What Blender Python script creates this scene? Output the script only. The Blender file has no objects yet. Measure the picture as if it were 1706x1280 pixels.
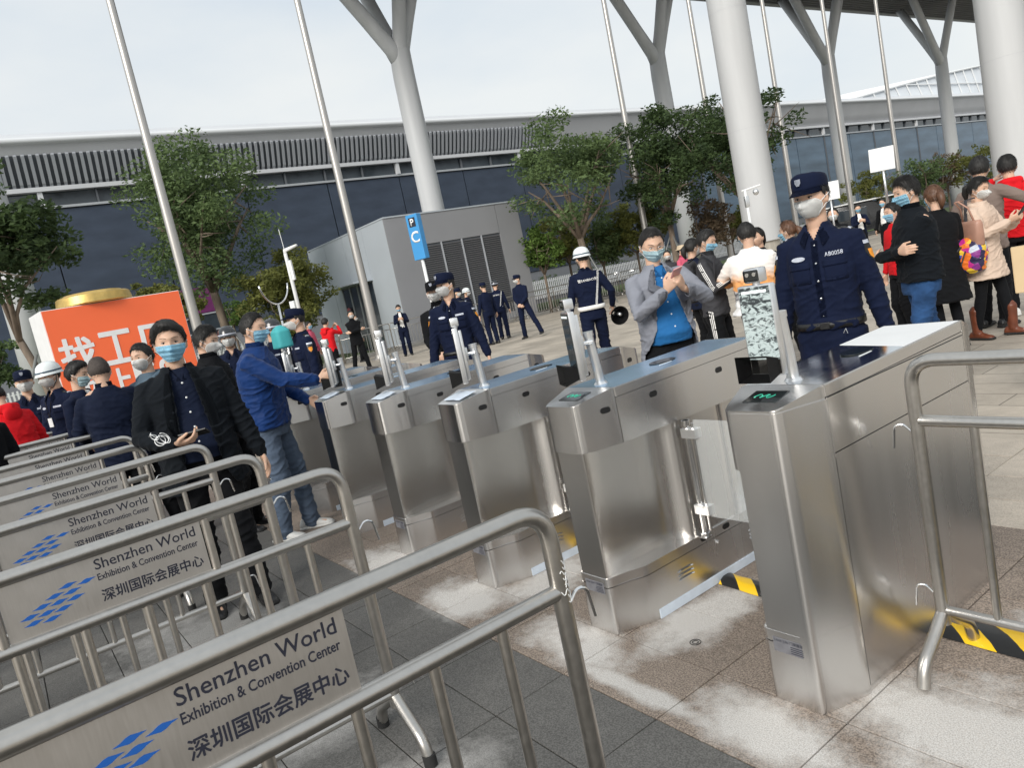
import bpy, bmesh, math, random
import numpy as np
from mathutils import Vector, Matrix, noise
from mathutils.bvhtree import BVHTree
random.seed(7); RNG = np.random.default_rng(7)
PI = math.pi; R = math.radians
scene = bpy.context.scene
C = scene.collection
V = Vector

# ---------------------------------------------------------------- camera
EYE = 1.55
FPX, PITCH, ROLL, YAW = 1223.27, 0.131138, -0.208266, -0.96589
def cam_axes():
    fw = V((math.sin(YAW)*math.cos(PITCH), math.cos(YAW)*math.cos(PITCH), -math.sin(PITCH)))
    r = V((math.cos(YAW), -math.sin(YAW), 0)); u = r.cross(fw)
    return math.cos(ROLL)*r + math.sin(ROLL)*u, -math.sin(ROLL)*r + math.cos(ROLL)*u, fw
cr, cu, cf = cam_axes()
cam = bpy.data.cameras.new('camera'); camo = bpy.data.objects.new('camera', cam); C.objects.link(camo)
mw = Matrix((cr, cu, -cf)).transposed().to_4x4(); mw.translation = (0, 0, EYE); camo.matrix_world = mw
cam.sensor_width = 36; cam.sensor_fit = 'HORIZONTAL'; cam.lens = FPX/1706*36
cam.clip_start = 0.05; cam.clip_end = 1500
scene.camera = camo

# ---------------------------------------------------------------- world, sun, exposure
SUN_EL, SUN_AZ = R(31), R(152)       # azimuth clockwise from +Y
w = bpy.data.worlds.new('World'); scene.world = w; w.use_nodes = True
nt = w.node_tree; nt.nodes.clear()
def N(t, **k):
    n = nt.nodes.new(t)
    for a, b in k.items(): setattr(n, a, b)
    return n
sky = N('ShaderNodeTexSky', sky_type='NISHITA', sun_disc=False, sun_elevation=SUN_EL, sun_rotation=SUN_AZ, dust_density=3.0, air_density=1.2)
bg1 = N('ShaderNodeBackground'); bg1.inputs[1].default_value = 0.07
bg2 = N('ShaderNodeBackground'); bg2.inputs[1].default_value = 0.44
tc = N('ShaderNodeTexCoord'); mp = N('ShaderNodeMapping'); mp.inputs['Scale'].default_value = (1, 1, 2.6)
nz = N('ShaderNodeTexNoise'); nz.inputs['Scale'].default_value = 1.9; nz.inputs['Detail'].default_value = 6; nz.inputs['Roughness'].default_value = .5
rmp = N('ShaderNodeValToRGB')
rmp.color_ramp.elements[0].position = .38; rmp.color_ramp.elements[0].color = (.80, .88, .95, 1)
rmp.color_ramp.elements[1].position = .62; rmp.color_ramp.elements[1].color = (.97, 1.0, 1.0, 1)
mixs = N('ShaderNodeMixShader'); mixs.inputs[0].default_value = .93
out = N('ShaderNodeOutputWorld')
L = nt.links.new
L(sky.outputs[0], bg1.inputs[0]); L(tc.outputs['Generated'], mp.inputs[0]); L(mp.outputs[0], nz.inputs['Vector'])
L(nz.outputs[0], rmp.inputs[0]); L(rmp.outputs[0], bg2.inputs[0])
L(bg1.outputs[0], mixs.inputs[1]); L(bg2.outputs[0], mixs.inputs[2]); L(mixs.outputs[0], out.inputs[0])
sl = bpy.data.lights.new('sun', 'SUN'); sl.energy = 1.5; sl.angle = R(28); sl.color = (1, .96, .9)
so = bpy.data.objects.new('sun', sl); C.objects.link(so)
sd = V((math.sin(SUN_AZ)*math.cos(SUN_EL), math.cos(SUN_AZ)*math.cos(SUN_EL), math.sin(SUN_EL)))
so.rotation_euler = sd.to_track_quat('Z', 'Y').to_euler(); so.location = (0, 0, 30)
vs = scene.view_settings; vs.view_transform = 'Standard'; vs.look = 'None'; vs.gamma = 1; vs.use_curve_mapping = False
vs.exposure = 1.05

# ---------------------------------------------------------------- materials
MATS = {}
def mat(name, col, rough=.6, metal=0., nz_s=0., nz_a=0., bump=0., bump_s=60., spec=.5, trans=0., emit=None, est=1., aniso=0., sheen=0., stretch=None, coat=0., coords='Object', detail=4, alpha=1., bdist=.004):
    """procedural: base colour with noise variation (nz_s scale, nz_a amount) and fine bump relief"""
    if name in MATS: return MATS[name]
    m = bpy.data.materials.new(name); m.use_nodes = True; t = m.node_tree; p = t.nodes['Principled BSDF']
    p.inputs['Base Color'].default_value = (*col, 1); p.inputs['Roughness'].default_value = rough; p.inputs['Metallic'].default_value = metal
    p.inputs['Specular IOR Level'].default_value = spec; p.inputs['Transmission Weight'].default_value = trans
    p.inputs['Anisotropic'].default_value = aniso; p.inputs['Sheen Weight'].default_value = sheen; p.inputs['Coat Weight'].default_value = coat
    if alpha < 1: p.inputs['Alpha'].default_value = alpha
    if emit: p.inputs['Emission Color'].default_value = (*emit, 1); p.inputs['Emission Strength'].default_value = est
    if nz_a or bump:
        tcn = t.nodes.new('ShaderNodeTexCoord'); mpn = t.nodes.new('ShaderNodeMapping')
        if stretch: mpn.inputs['Scale'].default_value = stretch
        t.links.new(tcn.outputs[coords], mpn.inputs[0])
    if nz_a:
        n = t.nodes.new('ShaderNodeTexNoise'); n.inputs['Scale'].default_value = nz_s; n.inputs['Detail'].default_value = detail
        t.links.new(mpn.outputs[0], n.inputs['Vector'])
        mr = t.nodes.new('ShaderNodeMapRange'); mr.inputs[1].default_value = .25; mr.inputs[2].default_value = .75
        mr.inputs[3].default_value = 1-nz_a; mr.inputs[4].default_value = 1+nz_a
        t.links.new(n.outputs[0], mr.inputs[0])
        mx = t.nodes.new('ShaderNodeVectorMath'); mx.operation = 'SCALE'; mx.inputs[0].default_value = col
        t.links.new(mr.outputs[0], mx.inputs['Scale']); t.links.new(mx.outputs[0], p.inputs['Base Color'])
        mr2 = t.nodes.new('ShaderNodeMapRange'); mr2.inputs[3].default_value = max(rough-nz_a*.25, .03); mr2.inputs[4].default_value = min(rough+nz_a*.25, 1)
        t.links.new(n.outputs[0], mr2.inputs[0]); t.links.new(mr2.outputs[0], p.inputs['Roughness'])
    if bump:
        n2 = t.nodes.new('ShaderNodeTexNoise'); n2.inputs['Scale'].default_value = bump_s; n2.inputs['Detail'].default_value = 3
        t.links.new(mpn.outputs[0], n2.inputs['Vector'])
        b = t.nodes.new('ShaderNodeBump'); b.inputs['Strength'].default_value = bump; b.inputs['Distance'].default_value = bdist
        t.links.new(n2.outputs[0], b.inputs['Height']); t.links.new(b.outputs[0], p.inputs['Normal'])
    MATS[name] = m; return m
def steel(name, col, rough, aniso=.0, stretch=(1, 1, 1), amt=.12, sc=8., bump=.02, streak=90.):
    """brushed stainless steel: fine streaks in roughness and relief, broad smudges"""
    m = bpy.data.materials.new(name); m.use_nodes = True; t = m.node_tree; p = t.nodes['Principled BSDF']; l = t.links.new
    p.inputs['Metallic'].default_value = 1; p.inputs['Anisotropic'].default_value = aniso
    tcn = t.nodes.new('ShaderNodeTexCoord'); mpn = t.nodes.new('ShaderNodeMapping'); mpn.inputs['Scale'].default_value = stretch
    l(tcn.outputs['Object'], mpn.inputs[0])
    n = t.nodes.new('ShaderNodeTexNoise'); n.inputs['Scale'].default_value = streak; n.inputs['Detail'].default_value = 4; l(mpn.outputs[0], n.inputs['Vector'])
    g = t.nodes.new('ShaderNodeTexNoise'); g.inputs['Scale'].default_value = sc; g.inputs['Detail'].default_value = 5; l(tcn.outputs['Object'], g.inputs['Vector'])
    a = t.nodes.new('ShaderNodeMath'); a.operation = 'ADD'; l(n.outputs[0], a.inputs[0]); l(g.outputs[0], a.inputs[1])
    mr = t.nodes.new('ShaderNodeMapRange'); mr.inputs[1].default_value = .6; mr.inputs[2].default_value = 1.4
    mr.inputs[3].default_value = rough-.05; mr.inputs[4].default_value = rough+.05; l(a.outputs[0], mr.inputs[0]); l(mr.outputs[0], p.inputs['Roughness'])
    mc = t.nodes.new('ShaderNodeMapRange'); mc.inputs[1].default_value = .6; mc.inputs[2].default_value = 1.4; mc.inputs[3].default_value = 1-amt; mc.inputs[4].default_value = 1+amt
    l(a.outputs[0], mc.inputs[0]); mx = t.nodes.new('ShaderNodeVectorMath'); mx.operation = 'SCALE'; mx.inputs[0].default_value = col
    l(mc.outputs[0], mx.inputs['Scale']); l(mx.outputs[0], p.inputs['Base Color'])
    b = t.nodes.new('ShaderNodeBump'); b.inputs['Strength'].default_value = bump; b.inputs['Distance'].default_value = .002
    l(n.outputs[0], b.inputs['Height']); l(b.outputs[0], p.inputs['Normal'])
    if aniso:
        p.inputs['Anisotropic Rotation'].default_value = .25
        tg = t.nodes.new('ShaderNodeTangent'); tg.direction_type = 'RADIAL'; tg.axis = 'Z'; l(tg.outputs[0], p.inputs['Tangent'])
    MATS[name] = m; return m

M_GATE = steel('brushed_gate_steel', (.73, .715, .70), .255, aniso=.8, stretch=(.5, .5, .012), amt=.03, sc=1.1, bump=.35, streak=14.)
M_WAISTSHADE = steel('shaded_waist_steel', (.60, .58, .555), .26, aniso=.75, stretch=(.5, .5, .012), amt=.03, sc=1.1, bump=.4, streak=12.)  # gate steel darkened: recess shade and ground reflection put into the colour
M_GTOP = steel('polished_gate_top_steel', (.66, .68, .70), .10, stretch=(3, .06, 1), amt=.05, bump=.015)
M_TUBE = steel('barrier_tube_steel', (.52, .50, .47), .33, amt=.07, sc=7, bump=.05, streak=60)
M_PLATE = steel('sign_plate_steel', (.66, .63, .60), .42, stretch=(1, 3, .2), amt=.06)
M_CHROME = mat('chrome', (.78, .78, .78), .12, 1, 30, .06)
M_ALU = mat('silver_aluminium', (.74, .75, .76), .28, .85, 25, .05)
M_BLACK = mat('black_plastic', (.012, .012, .013), .38, 0, 30, .1)
M_RUBBER = mat('black_rubber', (.018, .018, .018), .8, 0, 40, .2, .2)
M_WHITE = mat('white_paint', (.78, .79, .79), .42, 0, 6, .05)
M_PRINT = mat('dark_print', (.018, .02, .035), .5)
M_BLUEPR = mat('blue_print', (.01, .10, .40), .45)
M_SCREEN = mat('screen_glass', (.012, .016, .018), .06, 0, 3, .2, spec=.8)

# ---------------------------------------------------------------- mesh helpers
def props(o, label=None, cat=None, group=None, kind=None):
    if label: o['label'] = label
    if cat: o['category'] = cat
    if group: o['group'] = group
    if kind: o['kind'] = kind
    return o
def thing(name, label, cat, loc=(0, 0, 0), rz=0., group=None):
    o = bpy.data.objects.new(name, None); C.objects.link(o); o.empty_display_size = .2
    o.location = loc; o.rotation_euler = (0, 0, rz)
    return props(o, label, cat, group)
def link(name, me, m, parent=None, smooth=True, angle=None):
    o = bpy.data.objects.new(name, me); C.objects.link(o)
    for x in (m if isinstance(m, (list, tuple)) else [m]):
        if x and len(me.materials) < 8: me.materials.append(x)
    if parent: o.parent = parent
    if smooth: me.shade_smooth()
    if angle is not None: sharp(me, angle)
    return o
def sharp(me, ang):
    me.shade_smooth(); a = R(ang); b = bmesh.new(); b.from_mesh(me)
    for e in b.edges:
        e.smooth = not (len(e.link_faces) == 2 and e.calc_face_angle(0) > a)
    b.to_mesh(me); b.free()
def obj(name, bm, m, parent=None, smooth=False, angle=None):
    me = bpy.data.meshes.new(name); bmesh.ops.recalc_face_normals(bm, faces=bm.faces[:]); bm.to_mesh(me); bm.free()
    return link(name, me, m, parent, smooth or angle is not None, angle)
def copy_tree(o, parent=None, keep=None):
    c = o.copy(); C.objects.link(c)
    if parent: c.parent = parent
    for ch in o.children: copy_tree(ch, c)
    return c
def box(bm, lo, hi, bev=0., mi=0, M=None):
    lo, hi = V(lo), V(hi); r = bmesh.ops.create_cube(bm, size=1, matrix=Matrix.Translation((lo+hi)/2) @ Matrix.Diagonal((*(hi-lo), 1)))
    vs_ = r['verts']
    if M is not None: bmesh.ops.transform(bm, matrix=M, verts=vs_)
    if bev:
        es = {e for v in vs_ for e in v.link_edges}
        r2 = bmesh.ops.bevel(bm, geom=list(es), offset=bev, segments=2, affect='EDGES', profile=.6)
        fs = set(r2['faces'])
    if mi:
        for v in vs_:
            if v.is_valid:
                for f in v.link_faces: f.material_index = mi
    return vs_
def NB(): return bmesh.new()
def frames(pts):
    pts = [V(p) for p in pts]; n = len(pts); ts = []
    for i in range(n):
        a = pts[max(i-1, 0)]; b = pts[min(i+1, n-1)]; d = (b-a)
        ts.append(d.normalized() if d.length > 1e-9 else V((0, 0, 1)))
    ref = V((0, 0, 1)) if abs(ts[0].z) < .9 else V((1, 0, 0))
    u = ts[0].cross(ref).normalized(); fr = []
    for i in range(n):
        if i: 
            q = ts[i-1].rotation_difference(ts[i]); u = q @ u
        u = (u - ts[i]*u.dot(ts[i])).normalized(); fr.append((pts[i], u, ts[i].cross(u), ts[i]))
    return fr
def tube(bm, pts, r, seg=12, caps=True, ry=None, mi=0):
    """round tube through pts; r may be a list; ry flattens the second axis"""
    fr = frames(pts); rings = []
    for i, (p, u, v, t) in enumerate(fr):
        a = r[i] if hasattr(r, '__len__') else r; b = (ry[i] if hasattr(ry, '__len__') else ry) if ry is not None else a
        rings.append([bm.verts.new(p + u*(a*math.cos(2*PI*k/seg)) + v*(b*math.sin(2*PI*k/seg))) for k in range(seg)])
    fs = []
    for A, B in zip(rings, rings[1:]):
        for k in range(seg): fs.append(bm.faces.new((A[k], A[(k+1) % seg], B[(k+1) % seg], B[k])))
    if caps: fs.append(bm.faces.new(rings[0][::-1])); fs.append(bm.faces.new(rings[-1]))
    for f in fs: f.material_index = mi
    return rings
def loft(bm, rings, caps=True):
    """rings: list of lists of points, same count"""
    rv = [[bm.verts.new(p) for p in r] for r in rings]; n = len(rv[0])
    for A, B in zip(rv, rv[1:]):
        for k in range(n): bm.faces.new((A[k], A[(k+1) % n], B[(k+1) % n], B[k]))
    if caps: bm.faces.new(rv[0][::-1]); bm.faces.new(rv[-1])
    return rv
def prism(bm, poly, z0, z1, M=None, bev=0.):
    """poly in xy, extruded; z1 may be a function of (x, y)"""
    a = [bm.verts.new((x, y, z0(x, y) if callable(z0) else z0)) for x, y in poly]; b = [bm.verts.new((x, y, z1(x, y) if callable(z1) else z1)) for x, y in poly]; n = len(poly)
    fs = [bm.faces.new(a[::-1]), bm.faces.new(b)]
    for k in range(n): fs.append(bm.faces.new((a[k], a[(k+1) % n], b[(k+1) % n], b[k])))
    if M is not None: bmesh.ops.transform(bm, matrix=M, verts=a+b)
    if bev:
        es = {e for f in fs for e in f.edges}; bmesh.ops.bevel(bm, geom=list(es), offset=bev, segments=2, affect='EDGES')
    return a+b
def bend(pts, rad, n=6):
    """round the inner corners of a polyline"""
    pts = [V(p) for p in pts]; o = [pts[0]]
    for a, b, c in zip(pts, pts[1:], pts[2:]):
        r = min(rad, (a-b).length*.49, (c-b).length*.49); p0 = b+(a-b).normalized()*r; p1 = b+(c-b).normalized()*r
        for k in range(n+1):
            t = k/n; o.append((1-t)**2*p0 + 2*t*(1-t)*b + t*t*p1)
    o.append(pts[-1]); return o
def ellipsoid(bm, c, r, seg=16, rings=10, M=None):
    mm = Matrix.Translation(c) @ (M if M is not None else Matrix.Identity(4)) @ Matrix.Diagonal((*r, 1))
    return bmesh.ops.create_uvsphere(bm, u_segments=seg, v_segments=rings, radius=1, matrix=mm)['verts']
TXT = {}
def text_mesh(s, width=None, height=None, align='CENTER', bold=0., depth=.0006, sx=1.):
    k = (s, width, height, align, bold, depth, sx)
    if k in TXT: return TXT[k]
    c = bpy.data.curves.new('t', 'FONT'); c.body = s; c.size = 1; c.extrude = 0; c.offset = bold; c.align_x = 'LEFT'; c.resolution_u = 3
    o = bpy.data.objects.new('t', c); C.objects.link(o); bpy.context.view_layer.update()
    me = bpy.data.meshes.new_from_object(o.evaluated_get(bpy.context.evaluated_depsgraph_get()))
    bpy.data.objects.remove(o); co = np.array([v.co[:] for v in me.vertices]); lo, hi = co.min(0), co.max(0)
    sc_x = width/(hi[0]-lo[0]) if width else None; sc_y = height/(hi[1]-lo[1]) if height else None
    if sc_x is None: sc_x = sc_y*sx
    if sc_y is None: sc_y = sc_x
    co = (co-lo)*[sc_x, sc_y, 1]; w_ = (hi[0]-lo[0])*sc_x; h_ = (hi[1]-lo[1])*sc_y
    if align == 'CENTER': co -= [w_/2, h_/2, 0]
    me.vertices.foreach_set('co', co.ravel()); me.update()
    b = bmesh.new(); b.from_mesh(me)
    r = bmesh.ops.extrude_face_region(b, geom=b.faces[:]); bmesh.ops.translate(b, vec=(0, 0, depth), verts=[g for g in r['geom'] if isinstance(g, bmesh.types.BMVert)])
    b.to_mesh(me); b.free(); TXT[k] = me; return me
def add_mesh(bm, me, M, mi=0):
    n0 = len(bm.verts); f0 = len(bm.faces); bm.from_mesh(me); bm.verts.ensure_lookup_table(); bm.faces.ensure_lookup_table()
    bmesh.ops.transform(bm, matrix=M, verts=bm.verts[n0:])
    for f in bm.faces[f0:]: f.material_index = mi
def basis(x, y, z, o=(0, 0, 0)):
    m = Matrix((V(x), V(y), V(z))).transposed().to_4x4(); m.translation = o; return m








# ================================================================ SETTING
def stone_mat(name, col, speck, dust=.0, brick=None, rough=.75):
    """granite: fine speckle, broad tone, pale cement dust where the gates were set; optional paving joints (far field)"""
    m = bpy.data.materials.new(name); m.use_nodes = True; t = m.node_tree; p = t.nodes['Principled BSDF']; l = t.links.new
    g = t.nodes.new('ShaderNodeNewGeometry'); pos = g.outputs['Position']
    def noi(s, d=4, r=.55):
        n = t.nodes.new('ShaderNodeTexNoise'); n.inputs['Scale'].default_value = s; n.inputs['Detail'].default_value = d; n.inputs['Roughness'].default_value = r
        l(pos, n.inputs['Vector']); return n.outputs[0]
    def mr(x, a, b, c, d):
        n = t.nodes.new('ShaderNodeMapRange'); l(x, n.inputs[0])
        for i, q in enumerate((a, b, c, d)): n.inputs[i+1].default_value = q
        return n.outputs[0]
    def op(o, a, b):
        n = t.nodes.new('ShaderNodeMath'); n.operation = o
        for i, q in enumerate((a, b)):
            if hasattr(q, 'links') or not isinstance(q, (int, float)): l(q, n.inputs[i])
            else: n.inputs[i].default_value = q
        return n.outputs[0]
    f = mr(noi(170, 2), .38, .62, 1-speck, 1+speck); f2 = mr(noi(1.3, 5), .3, .7, .82, 1.15); f3 = mr(noi(14, 4), .3, .7, .93, 1.07)
    k = op('MULTIPLY', op('MULTIPLY', f, f2), f3)
    oi = t.nodes.new('ShaderNodeObjectInfo'); k = op('MULTIPLY', k, mr(oi.outputs['Random'], 0, 1, .93, 1.08))
    if brick:
        sx = t.nodes.new('ShaderNodeTexBrick'); mp_ = t.nodes.new('ShaderNodeMapping'); mp_.inputs['Location'].default_value = (brick[3], 0, 0); l(pos, mp_.inputs[0]); l(mp_.outputs[0], sx.inputs[0])
        sx.offset = brick[2]; sx.inputs['Color1'].default_value = (.93, .93, .93, 1); sx.inputs['Color2'].default_value = (1.07, 1.06, 1.03, 1)
        sx.inputs['Mortar'].default_value = (.42, .41, .40, 1); sx.inputs['Scale'].default_value = 1; sx.inputs['Mortar Size'].default_value = .006
        sx.inputs['Brick Width'].default_value = brick[0]; sx.inputs['Row Height'].default_value = brick[1]
        bw = t.nodes.new('ShaderNodeRGBToBW'); l(sx.outputs[0], bw.inputs[0]); k = op('MULTIPLY', k, bw.outputs[0])
        # slight worn bands along the long walking direction
        mp2 = t.nodes.new('ShaderNodeMapping'); mp2.inputs['Scale'].default_value = (1.5, .5, 1); mp2.inputs['Rotation'].default_value = (0, 0, R(40)); l(pos, mp2.inputs[0])
        nn = t.nodes.new('ShaderNodeTexNoise'); nn.inputs['Scale'].default_value = .9; nn.inputs['Detail'].default_value = 4; l(mp2.outputs[0], nn.inputs['Vector'])
        k = op('MULTIPLY', k, mr(nn.outputs[0], .35, .68, .80, 1.12))
    vm = t.nodes.new('ShaderNodeVectorMath'); vm.operation = 'SCALE'; vm.inputs[0].default_value = col; l(k, vm.inputs['Scale']); c = vm.outputs[0]
    if dust:
        sp = t.nodes.new('ShaderNodeSeparateXYZ'); l(pos, sp.inputs[0]); y = sp.outputs[1]; x = sp.outputs[0]
        def patch(cx, cy, rx, ry):
            a = op('DIVIDE', op('SUBTRACT', x, cx), rx); b = op('DIVIDE', op('SUBTRACT', y, cy), ry)
            return mr(op('SQRT', op('ADD', op('MULTIPLY', a, a), op('MULTIPLY', b, b)), 0), .25, 1.25, 1, 0)
        tot = None
        for q in DUST:
            a = patch(*q); tot = a if tot is None else op('MAXIMUM', tot, a)
        nse = op('ADD', op('MULTIPLY', noi(3.1, 6, .62), 1.0), op('MULTIPLY', noi(26, 3), .22))
        msk = mr(op('ADD', op('MULTIPLY', tot, .62), nse), .86, 1.16, 0, dust)
        msk = op('MULTIPLY', msk, mr(noi(230, 2), .4, .58, .55, 1))
        mx = t.nodes.new('ShaderNodeMix'); mx.data_type = 'RGBA'; l(msk, mx.inputs[0]); l(c, mx.inputs[6]); mx.inputs[7].default_value = (.60, .585, .56, 1); c = mx.outputs[2]
    l(c, p.inputs['Base Color']); p.inputs['Roughness'].default_value = rough
    b = t.nodes.new('ShaderNodeBump'); b.inputs['Strength'].default_value = .25; b.inputs['Distance'].default_value = .003; l(noi(170, 2), b.inputs['Height']); l(b.outputs[0], p.inputs['Normal'])
    MATS[name] = m; return m
DUST = [(-1.45, 1.70, .42, .17), (-2.4, 1.72, .36, .20), (-3.3, 1.70, .40, .26), (-4.3, 1.75, .5, .25), (-2.10, 2.1, .18, .5), (-1.0, 2.0, .45, .32), (-1.9, 1.62, .6, .06), (-3.05, 2.1, .2, .5), (-.9, 2.7, .3, .2),
        (-2.9, .75, .3, .35), (-4.2, .6, .7, .5), (-2.1, .75, .35, .4), (-3.6, .3, .5, .6)]
DUST = [(a, b, c*1.12, d*1.2) for a, b, c, d in DUST]
M_DARKT = stone_mat('dark_grey_granite', (.105, .102, .096), .30, dust=.5)
M_BROWNT = stone_mat('brown_granite', (.225, .183, .150), .42, dust=1.0)
M_PALET = stone_mat('pale_beige_granite', (.42, .37, .31), .16)
M_FAR = stone_mat('beige_plaza_paving', (.43, .38, .315), .10, brick=(1.0, .335, .5, .28))
M_JOINT = mat('joint_sand', (.05, .046, .04), .95, 0, 40, .3)

bm = NB(); v = [bm.verts.new(p) for p in ((-25.6, -60, -.006), (60, -60, -.006), (60, 260, -.006), (-25.6, 260, -.006))]; bm.faces.new(v)
plaza = props(obj('plaza_ground', bm, M_FAR), kind='structure')
bm = NB(); v = [bm.verts.new(p) for p in ((-600, -500, -.05), (600, -500, -.05), (600, 900, -.05), (-600, 900, -.05))]; bm.faces.new(v)
props(obj('ground', bm, mat('distant_ground', (.16, .155, .145), .9, 0, .05, .2, coords='Object')), kind='structure')
# sand bed seen in the joints of the laid slabs, then the slabs themselves
bm = NB(); v = [bm.verts.new(p) for p in ((-8.78, -1.0, -.002), (1.22, -1.0, -.002), (1.22, 4.885, -.002), (-8.78, 4.885, -.002))]; bm.faces.new(v)
paving = props(obj('pavement', bm, M_JOINT), kind='structure')
bm = NB(); box(bm, (-.2475, -.165, -.03), (.2475, .165, .004), bev=.0022); tile_me = {}
for key, m in (('d', M_DARKT), ('b', M_BROWNT), ('p', M_PALET)):
    me = bpy.data.meshes.new('paving_slab'); bm.to_mesh(me); me.materials.append(m); tile_me[key] = me
bm.free()
def project(p):
    d = V(p)-V((0, 0, EYE)); z = d.dot(cf)
    return (853+FPX*d.dot(cr)/z, 640-FPX*d.dot(cu)/z) if z > .05 else (-9999, -9999)
cells = []
for i in range(-17, 4):
    for j in range(-8, 11):
        cx = -.28-.25+i*.5+.25-.25; cy = 1.53+.1675+j*.335
        u, v_ = project((cx, cy, 0))
        if -170 < u < 1880 and 150 < v_ < 1480 and cy < 4.9 and cx > -8.8: cells.append((math.hypot(cx, cy), cx, cy, j))
cells.sort(); rest = NB()
for n, (d, cx, cy, j) in enumerate(cells):
    key = 'd' if j < 0 else ('b' if j < 6 else 'p'); rz = random.choice((0, PI)) + random.uniform(-.002, .002)
    dz = random.uniform(-.0012, .0012)
    if n < 295:
        o = bpy.data.objects.new('paving_slab', tile_me[key]); C.objects.link(o); o.location = (cx, cy, dz); o.rotation_euler = (random.uniform(-.001, .001), 0, rz); o.parent = paving
    else:
        add_mesh(rest, tile_me[key], Matrix.Translation((cx, cy, dz)), 'dbp'.index(key))
if len(rest.verts):
    o = obj('paving_slabs', rest, [M_DARKT, M_BROWNT, M_PALET], paving); o['kind'] = 'stuff'

# yellow and black cable cover taped across the lanes
def tape_mat():
    m = bpy.data.materials.new('hazard_tape'); m.use_nodes = True; t = m.node_tree; p = t.nodes['Principled BSDF']; l = t.links.new
    g = t.nodes.new('ShaderNodeTexCoord'); s = t.nodes.new('ShaderNodeSeparateXYZ'); l(g.outputs['Object'], s.inputs[0])
    def op(o, a, b):
        n = t.nodes.new('ShaderNodeMath'); n.operation = o
        for i, q in enumerate((a, b)):
            if isinstance(q, (int, float)): n.inputs[i].default_value = q
            else: l(q, n.inputs[i])
        return n.outputs[0]
    k = op('FRACT', op('MULTIPLY', op('ADD', op('MULTIPLY', s.outputs[0], 1), op('MULTIPLY', s.outputs[1], 1.1)), 5.2), 0)
    r = t.nodes.new('ShaderNodeValToRGB'); r.color_ramp.interpolation = 'CONSTANT'; r.color_ramp.elements[0].color = (.80, .50, .01, 1); r.color_ramp.elements[1].position = .5; r.color_ramp.elements[1].color = (.012, .012, .012, 1)
    l(k, r.inputs[0]); l(r.outputs[0], p.inputs['Base Color']); p.inputs['Roughness'].default_value = .3; MATS['hazard_tape'] = m; return m
M_TAPE = tape_mat()
def tape_strip(x0, x1, y, w_, label, h=.026):
    bm = NB(); n = int((x1-x0)/.03); prev = None
    for i in range(n+1):
        x = x0+(x1-x0)*i/n; row = []
        for j in range(9):
            s = j/8; yy = y+(s-.5)*w_ + .012*noise.noise((x*5, 3, y)); hh = h*math.sin(PI*s)**.6 if 0 < j < 8 else 0
            row.append(bm.verts.new((x, yy, .0065+max(hh+.006*noise.noise((x*14, s*5, 1)), 0))))
        if prev:
            for a in range(8): bm.faces.new((prev[a], prev[a+1], row[a+1], row[a]))
        prev = row
    return props(obj('cable_cover', bm, M_TAPE, smooth=True), label, 'cable cover', 'taped cable covers across the lanes')
tape_strip(-2.235, -1.62, 2.50, .11, 'yellow and black taped cable cover between the two nearest gates')
tape_strip(-1.29, .6, 2.56, .17, 'long yellow and black taped cable cover under the right hand crowd barrier')
tape_strip(-3.16, -2.56, 2.50, .11, 'yellow and black taped cable cover between second and third gates from the right')

# planting verge, road and low kerb beyond the plaza
M_GRASS = mat('grass_soil', (.07, .10, .028), .95, 0, .9, .45, .3, 30)
M_KERB = mat('kerb_stone', (.30, .29, .27), .8, 0, 3, .12, .1, 60)
M_ROAD = mat('asphalt', (.07, .07, .072), .85, 0, 1.2, .15, .2, 90)
def sheet(name, x0, x1, y0, y1, z, m, kind='structure'):
    bm = NB(); v = [bm.verts.new(p) for p in ((x0, y0, z), (x1, y0, z), (x1, y1, z), (x0, y1, z))]; bm.faces.new(v); return props(obj(name, bm, m), kind=kind)
bm = NB(); box(bm, (-26.0, -60, -.2), (-25.6, 20.5, .12), .01); box(bm, (-26.0, 20.7, -.2), (-25.6, 240, .12), .01); props(obj('kerb', bm, M_KERB), kind='structure')
bm = NB()
nx, ny = 12, 120; gv = {}
for i in range(nx+1):
    for j in range(ny+1):
        x = -36+10*i/nx; y = 20.6+170*j/ny; gv[i, j] = bm.verts.new((x, y, .10+.35*max(0, noise.noise((x*.25, y*.18, 2)))+.02*i/nx*0))
for i in range(nx):
    for j in range(ny): bm.faces.new((gv[i, j], gv[i+1, j], gv[i+1, j+1], gv[i, j+1]))
props(obj('grass_verge', bm, M_GRASS, smooth=True), kind='structure')
sheet('grass', -46, -26, -60, 13.2, .08, M_GRASS)
sheet('road', -56, -36.2, 13.2, 240, -.03, M_ROAD)

# ================================================================ GATES
GY = 1.86; GH = 1.053
def plan(hf, hw, y0=0., y1=1.34, c=.19):
    k = hf/.1; q = [(.074*k, 0), (.086*k, .002), (.095*k, .009), (.101*k, .020), (.1065*k, .04), (.128*k, .115), (hw-.01, .152), (hw-.003, .172), (hw, .19)]
    r = [(x, y0+y) for x, y in q] + [(x, y1-y) for x, y in q[::-1]]
    return r + [(-x, y) for x, y in r[::-1]]
def gtop(x, y):
    return 1.015+(GH-1.015)*min(1, max(0, y/.19))+.014*min(1, max(0, (y-.19)/.96))-.05*max(0, (y-1.15)/.19)
M_FILM = mat('pale_protective_film', (.62, .70, .80), .35, 0, 12, .12, .3, 20)
M_LFILM = mat('blue_lid_film', (.33, .52, .74), .2, .75, 5, .12, .25, 12, bdist=.002)
M_LABEL = mat('grey_label', (.16, .16, .175), .5, 0, 40, .2)
M_GREEN = mat('green_display', (.01, .06, .04), .3, emit=(.05, .55, .36), est=.5)
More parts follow.
